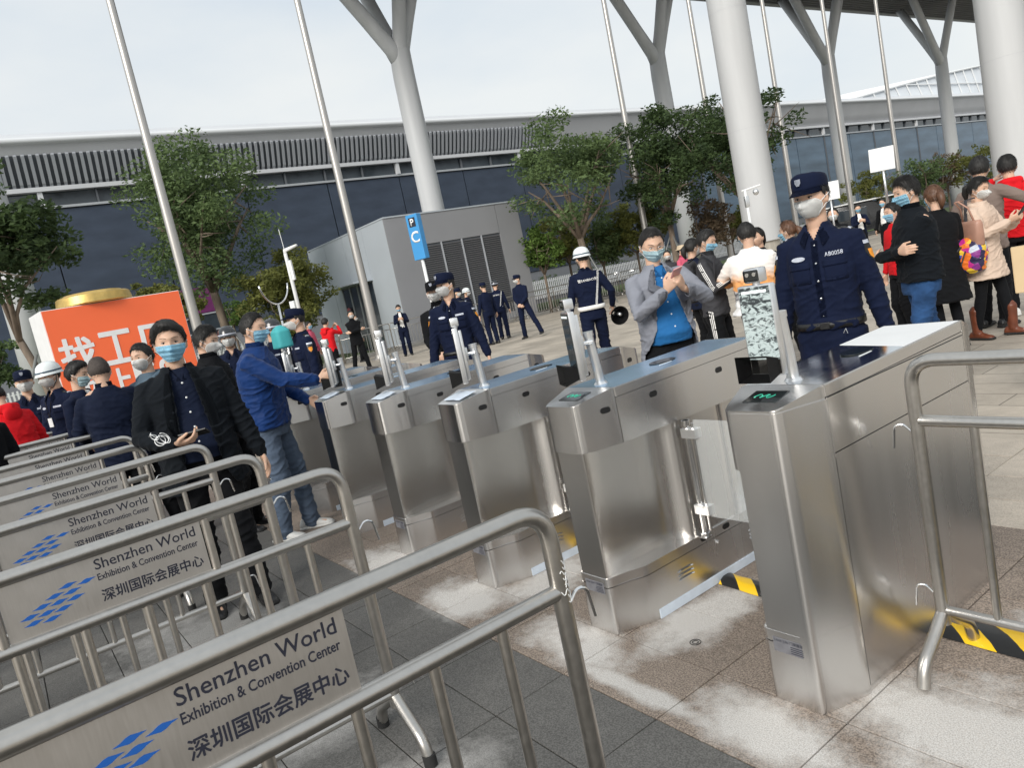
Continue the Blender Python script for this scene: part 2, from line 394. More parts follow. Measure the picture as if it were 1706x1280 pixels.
M_ACRYL = mat('clear_acrylic', (.75, .78, .78), .06, 0, spec=.6, alpha=.22)
M_LED = mat('pale_led_bar', (.7, .75, .75), .3, emit=(.8, .9, .9), est=.25)
def oval(bm, c, n, r=.013, l=.024, t=.003):
    """flat stadium lying on the plane with normal n, long axis horizontal"""
    n = V(n).normalized(); u = V((0, 0, 1)).cross(n).normalized(); v = n.cross(u); pts = []
    for k in range(20):
        a = 2*PI*k/20; pts.append(V(c)+u*(r*math.cos(a)+(l-r)*(1 if math.cos(a) >= 0 else -1))+v*(r*math.sin(a)))
    a = [bm.verts.new(p-n*.004) for p in pts]; b = [bm.verts.new(p+n*t) for p in pts]
    bm.faces.new(b); bm.faces.new(a[::-1])
    for k in range(20): bm.faces.new((a[k], a[(k+1) % 20], b[(k+1) % 20], b[k]))
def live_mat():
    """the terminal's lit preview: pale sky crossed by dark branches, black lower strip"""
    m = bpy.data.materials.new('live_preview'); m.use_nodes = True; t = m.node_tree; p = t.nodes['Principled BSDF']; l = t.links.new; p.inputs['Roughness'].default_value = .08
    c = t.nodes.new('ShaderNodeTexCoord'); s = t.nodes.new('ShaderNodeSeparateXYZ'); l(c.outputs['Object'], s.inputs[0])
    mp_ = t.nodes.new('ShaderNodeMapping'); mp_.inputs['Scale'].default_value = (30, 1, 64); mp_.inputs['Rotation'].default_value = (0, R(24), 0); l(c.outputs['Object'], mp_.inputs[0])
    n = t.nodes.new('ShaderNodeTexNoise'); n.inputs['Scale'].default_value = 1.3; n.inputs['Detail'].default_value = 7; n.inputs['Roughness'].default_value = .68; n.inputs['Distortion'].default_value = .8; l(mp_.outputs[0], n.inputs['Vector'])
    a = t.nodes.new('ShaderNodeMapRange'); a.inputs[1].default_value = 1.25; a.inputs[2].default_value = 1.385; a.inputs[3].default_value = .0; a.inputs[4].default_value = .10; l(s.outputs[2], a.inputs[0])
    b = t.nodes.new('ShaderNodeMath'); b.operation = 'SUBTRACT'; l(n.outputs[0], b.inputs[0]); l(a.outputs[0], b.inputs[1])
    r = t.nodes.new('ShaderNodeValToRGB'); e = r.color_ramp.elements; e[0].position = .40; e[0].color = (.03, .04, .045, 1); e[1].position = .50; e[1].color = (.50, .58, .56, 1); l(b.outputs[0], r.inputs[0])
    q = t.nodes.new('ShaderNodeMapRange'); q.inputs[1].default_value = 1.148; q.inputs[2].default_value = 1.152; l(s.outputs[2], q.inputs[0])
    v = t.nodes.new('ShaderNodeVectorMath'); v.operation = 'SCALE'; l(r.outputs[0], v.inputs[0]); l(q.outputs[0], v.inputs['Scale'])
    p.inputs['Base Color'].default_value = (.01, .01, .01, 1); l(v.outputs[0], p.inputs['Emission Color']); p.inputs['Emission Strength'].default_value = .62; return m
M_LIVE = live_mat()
def make_gate(label, right_flush=False, film=0):
    g = thing('turnstile_gate', label, 'turnstile', (0, 0, 0), 0, 'stainless steel entrance gates in one row')
    # --- lower box
    bm = NB(); prism(bm, plan(.093, .148), .004, .216); obj('lower_box', bm, M_GATE, g, angle=40)
    bm = NB(); prism(bm, plan(.0925, .1475), .2185, .262, bev=.003); obj('lower_band', bm, M_GATE, g, angle=30)
    # --- waist: narrow body whose sides are hollowed; front and rear posts full width
    def waist_poly():
        L_ = []; prof = [(0.004, .086), (.010, .0885), (.022, .083), (.06, .072), (.12, .062), (.2, .055), (.3, .052), (.38, .055), (.43, .064), (.465, .082), (.49, .106), (.505, .126), (.525, .138), (.56, .140)]
        right = [(w_, y) for y, w_ in prof] + [(w_, 1.34-y) for y, w_ in prof[::-1]]
        left = [(-(x-.018) if (y < .4 or y > .94) else -x, y) for x, y in right[::-1]]
        if right_flush: right = [(x-.0035, y) for x, y in plan(.1, .1510) if x > 0]
        return right + left
    bm = NB(); prism(bm, waist_poly(), .2625, .8115); obj('waist_panel', bm, M_GATE if right_flush else M_WAISTSHADE, g, angle=38)
    # --- head cabinet: main body, nose, rear nose with open seams between
    rc = [(.074, 0), (.086, .002), (.095, .009), (.101, .020), (.1065, .04), (.128, .115), (.140, .152), (.147, .172), (.150, .19)]
    nose = [(-x, y) for x, y in rc[::-1]] + rc; mid = [(-.150, .1915), (.150, .1915), (.150, 1.1485), (-.150, 1.1485)]; rear = [(x, 1.34-y) for x, y in nose][::-1]
    bm = NB(); prism(bm, nose, .812, lambda x, y: gtop(x, y)-.0, bev=.0035); obj('nose', bm, M_GATE, g, angle=30)
    bm = NB(); prism(bm, mid, .812, lambda x, y: gtop(x, y)-.046); obj('head_cabinet', bm, M_GATE, g)
    bm = NB(); prism(bm, rear, .812, lambda x, y: gtop(x, y), bev=.0035); obj('rear_nose', bm, M_GATE, g, angle=30)
    bm = NB(); prism(bm, mid, lambda x, y: gtop(x, y)-.0445, lambda x, y: gtop(x, y)-.002, bev=.003); obj('lid', bm, M_GATE, g, angle=30)
    bm = NB(); prism(bm, [(-.146, .197), (.146, .197), (.146, 1.143), (-.146, 1.143)], lambda x, y: gtop(x, y)-.0022, lambda x, y: gtop(x, y)-.0012); obj('lid_film', bm, M_GTOP if right_flush else M_LFILM, g)
    if right_flush:
        bm = NB(); prism(bm, [(-.144, .80), (.144, .72), (.144, 1.142), (-.144, 1.142)], lambda x, y: gtop(x, y)-.0013, lambda x, y: gtop(x, y)-.0002); obj('white_film', bm, M_WHITE, g)
    # sloping display set in the nose
    sl_ = math.atan2(GH-1.015, .19); M = Matrix.Translation((0, .10, gtop(0, .10))) @ Matrix.Rotation(sl_, 4, 'X')
    bm = NB(); box(bm, (-.062, -.042, -.002), (.062, .042, .0025), .0015); bmesh.ops.transform(bm, matrix=M, verts=bm.verts[:]); d = obj('display', bm, M_SCREEN if film != 1 else M_FILM, g)
    if film == 0:
        bm = NB()
        for a in range(3):
            tube(bm, [M @ V((-.025+a*.022+.012*math.cos(k), .012*math.sin(k*1.3+a), .0035)) for k in np.linspace(0, 4.2, 9)], .0011, 5)
        obj('display_graphic', bm, M_GREEN, d)
    else:
        bm = NB(); prev = None
        for i in range(9):
            row = [bm.verts.new(M @ V((-.085+.17*i/8, -.06+.11*j/6, .005+.007*abs(noise.noise((i*.7, j*.9, film)))))) for j in range(7)]
            if prev:
                for j in range(6): bm.faces.new((prev[j], prev[j+1], row[j+1], row[j]))
            prev = row
        obj('protective_film', bm, M_FILM, g, smooth=True)
    # card window on the lid and its label
    bm = NB(); vs_ = [bm.verts.new((.062*math.cos(a)*.78, .66+.075*math.sin(a), gtop(0, .66)-.0012)) for a in np.linspace(0, 2*PI, 29)[:-1]]; bm.faces.new(vs_)
    r = bmesh.ops.extrude_face_region(bm, geom=bm.faces[:]); bmesh.ops.translate(bm, vec=(0, 0, .0035), verts=[q for q in r['geom'] if isinstance(q, bmesh.types.BMVert)]); obj('card_window', bm, M_SCREEN, g)
    bm = NB(); box(bm, (.052, .58, gtop(0, .6)-.001), (.058, .66, gtop(0, .6)+.0004)); obj('card_label', bm, M_WHITE, g)
    # infrared eyes
    for s in (1, -1):
        for y, z in ((.135, .967), (.41, .967), (.86, .967), (1.23, .967), (.565, .242), (.725, .242)):
            x = .150 if .19 <= y <= 1.15 and z > .5 else (.148 if z < .5 else .1+.05*(y/.19 if y < .5 else (1.34-y)/.19))
            nrm = (s, 0, 0) if .19 <= y <= 1.15 else (s, (-.26 if y < .5 else .26), 0)
            if right_flush and s == 1: continue
            bm = NB(); oval(bm, (s*(x+.0005), y, z), nrm, t=.0008); obj('infrared_eye', bm, M_BLACK, g)
    for s in (1, -1):
        if right_flush and s == 1: continue
        bm = NB()
        for k in range(3):
            z = .118+k*.019
            tube(bm, [(s*.150, .36, z), (s*.152, .38, z+.004), (s*.152, .44, z+.004), (s*.150, .46, z)], .0026, 6)
            tube(bm, [(s*.150, .88, z), (s*.152, .90, z+.004), (s*.152, .96, z+.004), (s*.150, .98, z)], .0026, 6)
        obj('vent_slots', bm, M_CHROME, g)
        bm = NB(); tube(bm, [(s*.148, .65, .19), (s*.158, .65, .19)], .008, 12); obj('lock_knob', bm, M_CHROME, g)
        bm = NB(); box(bm, (s*.1485, .21, .005) if s > 0 else (-.152, .21, .005), (.152, 1.13, .047) if s > 0 else (-.1485, 1.13, .047)); obj('skirting_strip', bm, M_FILM, g)
    if right_flush:
        # flat outer side: seams shown as a second panel below the lid line and thin recessed joints
        bm = NB(); prism(bm, [(.1478, .194), (.1515, .194), (.1515, 1.146), (.1478, 1.146)], .83, 1.008); obj('side_panel', bm, M_GATE, g)
        bm = NB(); prism(bm, [(.1478, .194), (.1515, .194), (.1515, 1.146), (.1478, 1.146)], .03, .826); obj('side_panel', bm, M_GATE, g)
        outer = [(-.068, -.0022), (.0745, -.0022), (.087, 0), (.0975, .008), (.104, .019), (.1105, .04), (.1325, .115), (.1445, .152), (.1515, .172), (.1528, .189)]; inner = [(x-(.003 if x > 0 else 0), y+.003) for x, y in outer]
        bm = NB(); prism(bm, outer+inner[::-1], .2665, 1.006); obj('front_cover', bm, M_GATE, g, angle=40)
        o2 = [(.055, -.0022)]+outer[1:]; i2 = [(x-.003, y+.003) for x, y in o2]; bm = NB(); prism(bm, o2+i2[::-1], .004, .2663); obj('front_cover', bm, M_GATE, g, angle=40)
        for z in (1.0072, .8268): bm = NB(); box(bm, (.1512, .196, z), (.1519, 1.145, z+.0028)); obj('seam', bm, M_BLACK, g)
        if 0: prism(bm, [(.0745, .0), (.086, .001), (.096, .008), (.102, .019), (.108, .04), (.130, .115), (.1425, .152), (.149, .172), (.1515, .189), (.147, .189), (.08, .02)], 0, 1)
    # rating label on the front of the lower box
    bm = NB(); box(bm, (-.052, -.0018, .188), (.064, .0, .238)); lb = obj('rating_label', bm, M_LABEL, g)
    bm = NB(); Mt = basis((1, 0, 0), (0, 0, 1), (0, -1, 0), (.006, -.0022, .229)); add_mesh(bm, text_mesh('LANE JUN 门禁通道', width=.104, depth=.0003), Mt)
    for k in range(4): box(bm, (.012, -.0026, .194+k*.007), (.058, -.0019, .1965+k*.007))
    obj('rating_text', bm, M_PRINT, lb)
    return g
def make_terminal(parent, ang=R(-18), lit=False):
    """face terminal on its leaning post"""
    bm = NB(); tube(bm, [(.005, .255, GH-.005), (0, .24, 1.275)], .0205, 20); p = obj('terminal_post', bm, M_ALU, parent, angle=40)
    bm = NB(); tube(bm, [(.005, .255, GH-.003), (.005, .255, GH+.01)], [.033, .024], 20); obj('post_collar', bm, M_ALU, p, angle=40); bm = NB(); tube(bm, [(0, .2405, 1.268), (0, .2395, 1.288)], .0235, 20); obj('post_cap', bm, M_ALU, p, angle=40)
    T = Matrix.Translation((-.012, .155, 0)) @ Matrix.Rotation(ang, 4, 'Z')
    def xf(bm): bmesh.ops.transform(bm, matrix=T, verts=bm.verts[:]); return bm
    bm = NB(); box(bm, (-.062, -.012, 1.095), (.062, .016, 1.392), .006); box(bm, (-.045, .016, 1.11), (.045, .034, 1.375), .006); t = obj('terminal_housing', xf(bm), M_ALU, parent, angle=35)
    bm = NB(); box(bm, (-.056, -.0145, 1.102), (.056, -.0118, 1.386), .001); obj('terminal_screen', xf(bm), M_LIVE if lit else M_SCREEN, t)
    bm = NB(); box(bm, (-.046, -.0158, 1.366), (.046, -.0145, 1.375), .0005); obj('light_bar', xf(bm), M_LED, t)
    bm = NB(); box(bm, (-.030, -.014, 1.398), (.030, .030, 1.446), .008); tube(bm, [(0, .008, 1.388), (0, .008, 1.402)], .012, 12); cmr = obj('camera_head', xf(bm), M_ALU, parent, angle=35)
    bm = NB(); box(bm, (-.0265, -.0155, 1.404), (.0265, -.0135, 1.440), .004); obj('camera_glass', xf(bm), M_SCREEN, cmr)
    for s in (-1, 1):
        bm = NB(); tube(bm, [(s*.013, -.0145, 1.426), (s*.013, -.0175, 1.426)], .0065, 14); obj('lens', xf(bm), M_CHROME, cmr)
    bm = NB(); tube(bm, [(.0, .03, 1.245), (.012, .085, 1.245)], .009, 10); box(bm, (-.02, .03, 1.21), (.02, .045, 1.28), .004); obj('bracket', xf(bm), M_ALU, t, angle=40)
    # dark sensor hood below the screen: open box flaring forward
    bm = NB(); a0, a1 = 1.098, 1.160
    ins = [(-.052, -.016, a0+.004), (.052, -.016, a0+.004), (.052, -.016, a1-.006), (-.052, -.016, a1-.006)]; ou = [(-.068, -.075, a0-.014), (.05, -.075, a0-.014), (.05, -.075, a1+.012), (-.068, -.075, a1+.012)]
    A = [bm.verts.new(q) for q in ins]; B = [bm.verts.new(q) for q in ou]
    for k in range(4): bm.faces.new((A[k], A[(k+1) % 4], B[(k+1) % 4], B[k]))
    bmesh.ops.solidify(bm, geom=bm.faces[:], thickness=.003); obj('sensor_hood', xf(bm), M_BLACK, t)
def make_flap(parent, side=1, y=.54, width=.30):
    """swing barrier leaf on a chrome post"""
    x = side*.185
    bm = NB(); tube(bm, [(x, y, .268), (x, y, .812)], .015, 16); tube(bm, [(x, y, .262), (x, y, .285)], .021, 16); tube(bm, [(x, y, .79), (x, y, .812)], .019, 16)
    box(bm, (min(x, side*.1), y-.02, .2625), (max(x+side*.02, side*.1) if side > 0 else side*.1, y+.02, .268)); p = obj('flap_post', bm, M_CHROME, parent, angle=40)
    bm = NB(); tube(bm, [(x+side*.035, y, .30), (x+side*.035, y, .80)], .007, 12); obj('flap_rod', bm, M_CHROME, p, angle=40)
    for z in (.755, .40):
        bm = NB(); box(bm, (min(x-side*.022, x+side*.062), y-.022, z-.022), (max(x-side*.022, x+side*.062), y+.022, z+.022), .004); obj('clamp', bm, M_ALU, p)
    bm = NB(); n = 8; a, b = x+side*.045, x+side*(.045+width); r = .04; pts = []
    for (cx, cz, a0) in ((b-side*r, .37+r, -90), (b-side*r, .815-r, 0)):
        for k in range(n+1):
            an = R(a0+90*k/n); pts.append((cx+side*r*math.cos(an), cz+r*math.sin(an)))
    pts = [(a, .37)]+pts+[(a, .815)]
    f = [bm.verts.new((px, y-.005, pz)) for px, pz in pts]; q = [bm.verts.new((px, y+.005, pz)) for px, pz in pts]; k = len(pts)
    bm.faces.new(f); bm.faces.new(q[::-1])
    for i in range(k): bm.faces.new((f[i], q[i], q[(i+1) % k], f[(i+1) % k]))
    obj('flap_panel', bm, M_ACRYL, parent)
GX = [-1.45, -2.395, -3.325, -4.25, -5.16, -6.07, -6.98]
gl = ['nearest stainless steel gate at the right end of the row, flat outer side, lit display', 'second gate from the right with a lit display and an acrylic flap on its right',
      'third gate from the right with pale crumpled film over its display', 'fourth gate from the right, its display film lifted at one corner',
      'fifth gate from the right beside the outstretched hand of the man in blue', 'sixth gate from the right, half behind the man in the blue jacket', 'farthest gate of the row, behind the man in the blue jacket']
for i, x in enumerate(GX):
    g = make_gate(gl[i], right_flush=(i == 0), film=(0 if i < 2 else 2 if i == 2 else 1))
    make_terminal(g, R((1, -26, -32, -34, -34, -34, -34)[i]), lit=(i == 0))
    if i: make_flap(g, 1)
    make_flap(g, -1)
    g.location = (x, GY, 0)
bm = NB(); M = Matrix.Translation((-1.99, 1.99, .008))
for r_ in (.022, .012): tube(bm, [M @ V((r_*math.cos(a), r_*math.sin(a), 0)) for a in np.linspace(0, 2*PI, 20)], .0015, 5)
props(obj('anchor_ring', bm, M_BLACK), 'small round floor anchor set in the dusty slab beside second gate', 'anchor')

# ================================================================ CROWD BARRIERS
ZT, ZM, ZB = 1.06, .862, .21
def plate_meshes():
    t = []
    def put(s, y0, y1, zb, h):
        bm = NB(); me = text_mesh(s, width=y1-y0, height=h, align='LEFT', depth=.0006); e = .0007 if h > .034 else .00035
        for k_, (dy, dz) in enumerate(((0, 0), (e, 0), (-e, 0), (0, e), (0, -e))): add_mesh(bm, me, basis((0, 1, 0), (0, 0, 1), (1, 0, 0), (.00006*k_, y0+dy, zb+dz)))
        q = bpy.data.meshes.new('lettering'); bm.to_mesh(q); bm.free(); q.materials.append(M_PRINT); t.append(q)
    put('Shenzhen World', .115, .393, 1.0, .0305); put('Exhibition & Convention Center', .115, .393, .968, .0195); put('深圳国际会展中心', .113, .395, .903, .036)
    bm = NB()
    for (yy, zz) in ((.040, .985), (.086, .980), (.004, .968), (.046, .965), (.088, .962), (-.030, .951), (.010, .948), (.050, .945), (-.064, .934), (-.024, .930), (.016, .927), (-.058, .915), (-.016, .910)):
        if (yy, zz) in ((.088, .962),): continue
        hw, hh = .0255, .0062; pts = []
        for k in range(12):
            a = k/12*4; q = [(-1, 0), (-.55, .30), (-.2, .88), (.1, 1), (.5, .5), (1, 0), (.55, -.30), (.2, -.88), (-.1, -1), (-.5, -.5)]
        f = [bm.verts.new((0.0002, yy+hw*a, zz+hh*b+.10*hw*a)) for a, b in q]; bm.faces.new(f)
    r = bmesh.ops.extrude_face_region(bm, geom=bm.faces[:]); bmesh.ops.translate(bm, vec=(.0006, 0, 0), verts=[g for g in r['geom'] if isinstance(g, bmesh.types.BMVert)])
    l_ = bpy.data.meshes.new('logo'); bm.to_mesh(l_); bm.free(); l_.materials.append(M_BLUEPR)
    return t, l_
LET, LOGO = plate_meshes()
def barrier_leg(bm, y, sx, foot=True):
    pass
def make_barrier(label, y0=-.62, y1=.90, plate=True, group='stainless crowd barriers queueing to the gates', short_bars=True, hooks=True):
    """plane x=0, running along y"""
    b = thing('crowd_barrier', label, 'barrier', (0, 0, 0), 0, group)
    bm = NB(); tube(bm, bend([(0, y0, .16), (0, y0, ZT), (0, y1, ZT), (0, y1, .16)], .085, 8), .021, 18); obj('frame', bm, M_TUBE, b, angle=50)
    bm = NB(); tube(bm, [(0, y0+.012, ZM), (0, y1-.012, ZM)], .0185, 16); obj('rail', bm, M_TUBE, b, angle=50)
    bm = NB(); tube(bm, [(0, y0+.012, ZB), (0, y1-.012, ZB)], .0155, 14); obj('rail', bm, M_TUBE, b, angle=50)
    n = round((y1-y0)/.162); bm = NB(); tube(bm, [(0, 0, ZB), (0, 0, ZM)], .0125, 12); bmesh.ops.recalc_face_normals(bm, faces=bm.faces[:]); me = bpy.data.meshes.new('bar'); bm.to_mesh(me); bm.free(); me.materials.append(M_TUBE); sharp(me, 50)
    for k in range(1, n):
        o = bpy.data.objects.new('bar', me); C.objects.link(o); o.parent = b; o.location = (0, y0+(y1-y0)*k/n, 0)
    for y in (y0, y1):
        for s in (-1, 1):
            bm = NB(); tube(bm, bend([(0, y, .20), (s*.07, y, .15), (s*.165, y, .09), (s*.185, y, .02)], .07, 6), .0205, 14); f = obj('foot', bm, M_TUBE, b, angle=50)
            bm = NB(); tube(bm, [(s*.184, y, .045), (s*.1875, y, .006)], .0235, 14); obj('rubber_tip', bm, M_RUBBER, f, angle=50)
    if plate:
        bm = NB(); box(bm, (-.0015, -.122, ZM+.017), (.0015, .412, ZT-.019)); p = obj('sign_plate', bm, M_PLATE, b)
        for nme, me in (('lettering', LET[0]), ('lettering', LET[1]), ('lettering', LET[2]), ('logo', LOGO)):
            o = bpy.data.objects.new(nme, me); C.objects.link(o); o.parent = p; o.location = (.0017, 0, 0)
    if plate and short_bars:
        for y in (-.137, .428):
            bm = NB(); tube(bm, [(0, y, ZM), (0, y, ZT)], .0125, 12); obj('short_bar', bm, M_TUBE, b, angle=50)
    elif not plate:
        pass
    if hooks:
        for z in (.80, .24):
            bm = NB(); tube(bm, bend([(0, y1+.015, z+.02), (0, y1+.045, z+.05), (0, y1+.075, z+.04), (0, y1+.085, z-.035)], .02, 4), .0042, 8); obj('hook', bm, M_CHROME, b)
    return b
bx = [(-1.285, 'nearest crowd barrier with its name plate half out of frame and a scuffed end post', .90, False), (-2.42, 'second crowd barrier from the camera, full blue and black name plate', .885, True), (-3.27, 'third crowd barrier from the camera, end in front of the man in black', .85, True),
      (-4.16, 'fourth crowd barrier from the camera, end against the dark shirt of the man in black', .84, True), (-5.03, 'fifth crowd barrier back, its name plate cut by the fourth rail', .66, True), (-5.86, 'sixth crowd barrier back, only top rail and a line of its name showing', .72, True),
      (-6.86, 'seventh crowd barrier back among the crowded rails', .72, True), (-7.7, 'eighth crowd barrier back among the crowded rails', .72, True), (-8.6, 'ninth crowd barrier back among the crowded rails', .72, True), (-9.6, 'farthest crowd barrier of the queue, below the crowd at left', .72, True)]
for x, lab, y1, sb in bx:
    b = make_barrier(lab, y0=-.62 if y1 > .7 else -.7, y1=y1, short_bars=sb); b.location = (x, 0, 0)
    # next barrier in the same line towards the viewer's left
for x in (-5.0, -6.0, -6.95, -7.9, -8.9):
    b = make_barrier('crowd barrier at left edge, next in its line %s' % {-5.0: 'just behind the fifth', -6.0: 'behind the sixth', -6.95: 'behind the seventh', -7.9: 'behind the eighth', -8.9: 'farthest back by the red jacket'}[x], y0=-2.25, y1=-.75, plate=False); b.location = (x, 0, 0)
b = make_barrier('crowd barrier at right edge standing over the yellow cable cover', y0=0., y1=2.0, plate=False, group='stainless crowd barriers beside the last gate', hooks=True); b.location = (-1.172, 2.325, 0); b.rotation_euler = (0, 0, R(-90))
for o in list(b.children):
    if o.name.startswith('hook'): o.location.y = 2.0; o.scale.y = -1
    for q in list(o.children):
        if q.name.startswith('rubber'): bpy.data.objects.remove(q)
bm = NB(); rg = np.random.default_rng(4)
for k in range(9):
    z = .93-.011*k; a0 = rg.uniform(-.6, .8); tube(bm, [(-1.285+.0212*math.cos(a), .90+.0212*math.sin(a), z+.006*math.sin(a*7+k)) for a in np.linspace(a0-.5, a0+rg.uniform(.1, .7), 9)], .0011, 5)
props(obj('dried_glue', bm, M_WHITE), 'dried white glue scuffs stuck on the bend of the nearest barrier post', 'glue residue')

bm = NB(); g_ = [[bm.verts.new((.022*(i-1.5)+.006*noise.noise((i*3.1, j, 0)), .016*(j-1), .010+.012*abs(noise.noise((i*1.7, j*2.3, 4))))) for j in range(3)] for i in range(4)]
for i in range(3):
    for j in range(2): bm.faces.new((g_[i][j], g_[i+1][j], g_[i+1][j+1], g_[i][j+1]))
o = props(obj('paper_scrap', bm, M_WHITE), 'small crumpled white paper scrap lying on the dark slabs', 'litter'); o.location = (-3.80, 1.13, 0)

# ================================================================ BACKDROP
# ---- exhibition hall: long facade along x = -60
HX = -60.
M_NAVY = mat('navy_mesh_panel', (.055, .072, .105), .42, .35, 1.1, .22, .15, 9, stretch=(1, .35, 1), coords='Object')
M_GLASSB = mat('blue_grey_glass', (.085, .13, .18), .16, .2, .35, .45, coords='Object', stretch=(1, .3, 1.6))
M_SOFF = mat('hall_soffit', (.52, .53, .55), .6, 0, .3, .06)
M_FASC = mat('hall_fascia', (.60, .61, .63), .45, .1, .25, .05)
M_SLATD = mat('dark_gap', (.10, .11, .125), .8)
M_SLATL = mat('louvre_blade', (.38, .40, .43), .5)
M_BASEW = mat('grey_base_wall', (.20, .21, .225), .7, 0, .6, .1)
M_WIN = mat('dark_window_glass', (.03, .04, .05), .1, 0, 1, .3, spec=.8)
M_FRAME = mat('light_window_frame', (.42, .44, .46), .4, .2, 2, .05)
hall = thing('exhibition_hall', 'long dark blue exhibition hall with pale curved roof edge across the background', 'building', (HX, 0, 0))
def hobj(n, bm, m, p=None, **k): return obj(n, bm, m, p or hall, **k)
Y0, Y1 = -50, 236
bm = NB(); box(bm, (-30, Y0, 0), (-.4, Y1, 16)); hobj('core', bm, M_SLATD)
bm = NB(); box(bm, (-.38, Y0, 0), (-.1, Y1, 2.4)); hobj('base_wall', bm, M_BASEW)
# wall panels, navy on the near half and bluish glass beyond
pan = {}
for key, m in (('n', M_NAVY), ('g', M_GLASSB)):
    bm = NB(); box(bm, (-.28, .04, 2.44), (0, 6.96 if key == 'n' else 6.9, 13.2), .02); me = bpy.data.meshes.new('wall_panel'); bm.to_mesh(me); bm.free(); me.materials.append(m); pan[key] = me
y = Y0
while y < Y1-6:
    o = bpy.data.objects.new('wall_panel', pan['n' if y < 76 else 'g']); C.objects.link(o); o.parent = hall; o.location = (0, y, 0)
    if y >= 76 and int(round((y+50)/7)) % 2 == 0:
        bm = NB(); box(bm, (-.05, y-.09, 2.4), (.12, y+.05, 13.3)); hobj('mullion', bm, M_SLATD)
    y += 7
# clerestory ribbon: sill, transom, panes and posts
bm = NB(); box(bm, (-.2, Y0, 13.25), (.15, Y1, 13.42)); hobj('sill', bm, M_FRAME)
bm = NB(); box(bm, (-.2, Y0, 14.42), (.35, Y1, 14.72)); hobj('transom', bm, M_FASC)
bm = NB(); box(bm, (-.3, .06, 13.44), (-.15, 3.44, 14.4)); me = bpy.data.meshes.new('window'); bm.to_mesh(me); bm.free(); me.materials.append(M_WIN)
bm = NB(); box(bm, (-.14, -.05, 13.42), (.1, .05, 14.42)); me2 = bpy.data.meshes.new('window_post'); bm.to_mesh(me2); bm.free(); me2.materials.append(M_SLATD)
bm = NB(); box(bm, (-.14, -.16, 13.42), (.22, .16, 14.42)); me3 = bpy.data.meshes.new('window_post'); bm.to_mesh(me3); bm.free(); me3.materials.append(M_FASC)
k = 0; y = Y0
while y < Y1-4:
    o = bpy.data.objects.new('window', me); C.objects.link(o); o.parent = hall; o.location = (0, y, 0)
    p = bpy.data.objects.new('window_post', me3 if k % 4 == 0 else me2); C.objects.link(p); p.parent = hall; p.location = (0, y, 0)
    y += 3.5; k += 1
# soffit sheet behind the louvres, curved fascia lip, roof
def sweep(profile, y0, y1, n=1):
    bm = NB(); rows = []
    for i in range(n+1):
        yy = y0+(y1-y0)*i/n; rows.append([bm.verts.new((x, yy, z)) for x, z in profile])
    for A, B in zip(rows, rows[1:]):
        for a in range(len(profile)-1): bm.faces.new((A[a], A[a+1], B[a+1], B[a]))
    return bm
hobj('soffit', sweep([(-.2, 14.74), (.15, 15.05), (.55, 15.9), (.95, 16.9), (1.2, 17.35)], Y0, Y1), M_SOFF, smooth=True)
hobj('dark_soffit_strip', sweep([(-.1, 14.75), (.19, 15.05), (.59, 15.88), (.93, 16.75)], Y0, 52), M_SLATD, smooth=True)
hobj('roof_lip', sweep([(1.2, 17.35), (1.42, 17.45), (1.5, 17.65), (1.35, 17.8)], Y0, Y1), mat('pale_roof_lip', (.72, .74, .76), .35), smooth=True)
hobj('fascia', sweep([(1.35, 17.8), (.9, 18.15), (-.5, 18.45), (-4, 18.9), (-30, 19.3)], Y0, Y1), M_FASC, smooth=True)
bm = NB(); y = Y0
while y < 52:
    for (xa, za), (xb, zb) in (((-.05, 14.76), (.25, 15.04)), ((.25, 15.04), (.98, 16.78))):
        q = [bm.verts.new(p) for p in ((xa, y, za+.02), (xa+.14, y, za-.12), (xb+.14, y, zb-.12), (xb, y, zb+.02))]; q2 = [bm.verts.new((p.co.x, y+.2, p.co.z)) for p in q]
        bm.faces.new(q); bm.faces.new(q2[::-1])
        for a in range(4): bm.faces.new((q[a], q2[a], q2[(a+1) % 4], q[(a+1) % 4]))
    y += .44
o = hobj('louvres', bm, M_SLATL); o['kind'] = 'stuff'
# ground-floor openings and the purple banner seen through the trees at left
for (ya, yb, za, zb) in ((10.2, 13.4, 2.9, 4.0), (14.4, 19.4, 3.0, 4.2), (27, 31, 2.6, 3.9)):
    bm = NB(); box(bm, (-.02, ya, za), (.08, yb, zb)); f = hobj('window', bm, M_WIN); bm = NB()
    for a, b in ((za-.1, za), (zb, zb+.1)): box(bm, (-.02, ya-.1, a), (.16, yb+.1, b))
    obj('window_frame', bm, M_FRAME, f)
bm = NB(); box(bm, (.02, 11.2, 4.35), (.12, 15.6, 6.3), .02); pb = hobj('purple_banner', bm, mat('purple_banner', (.13, .015, .10), .5, 0, 2, .1))
bm = NB(); add_mesh(bm, text_mesh('出入口', height=.62), basis((0, 1, 0), (0, 0, 1), (1, 0, 0), (.125, 13.6, 5.0))); obj('banner_text', bm, M_WHITE, pb)

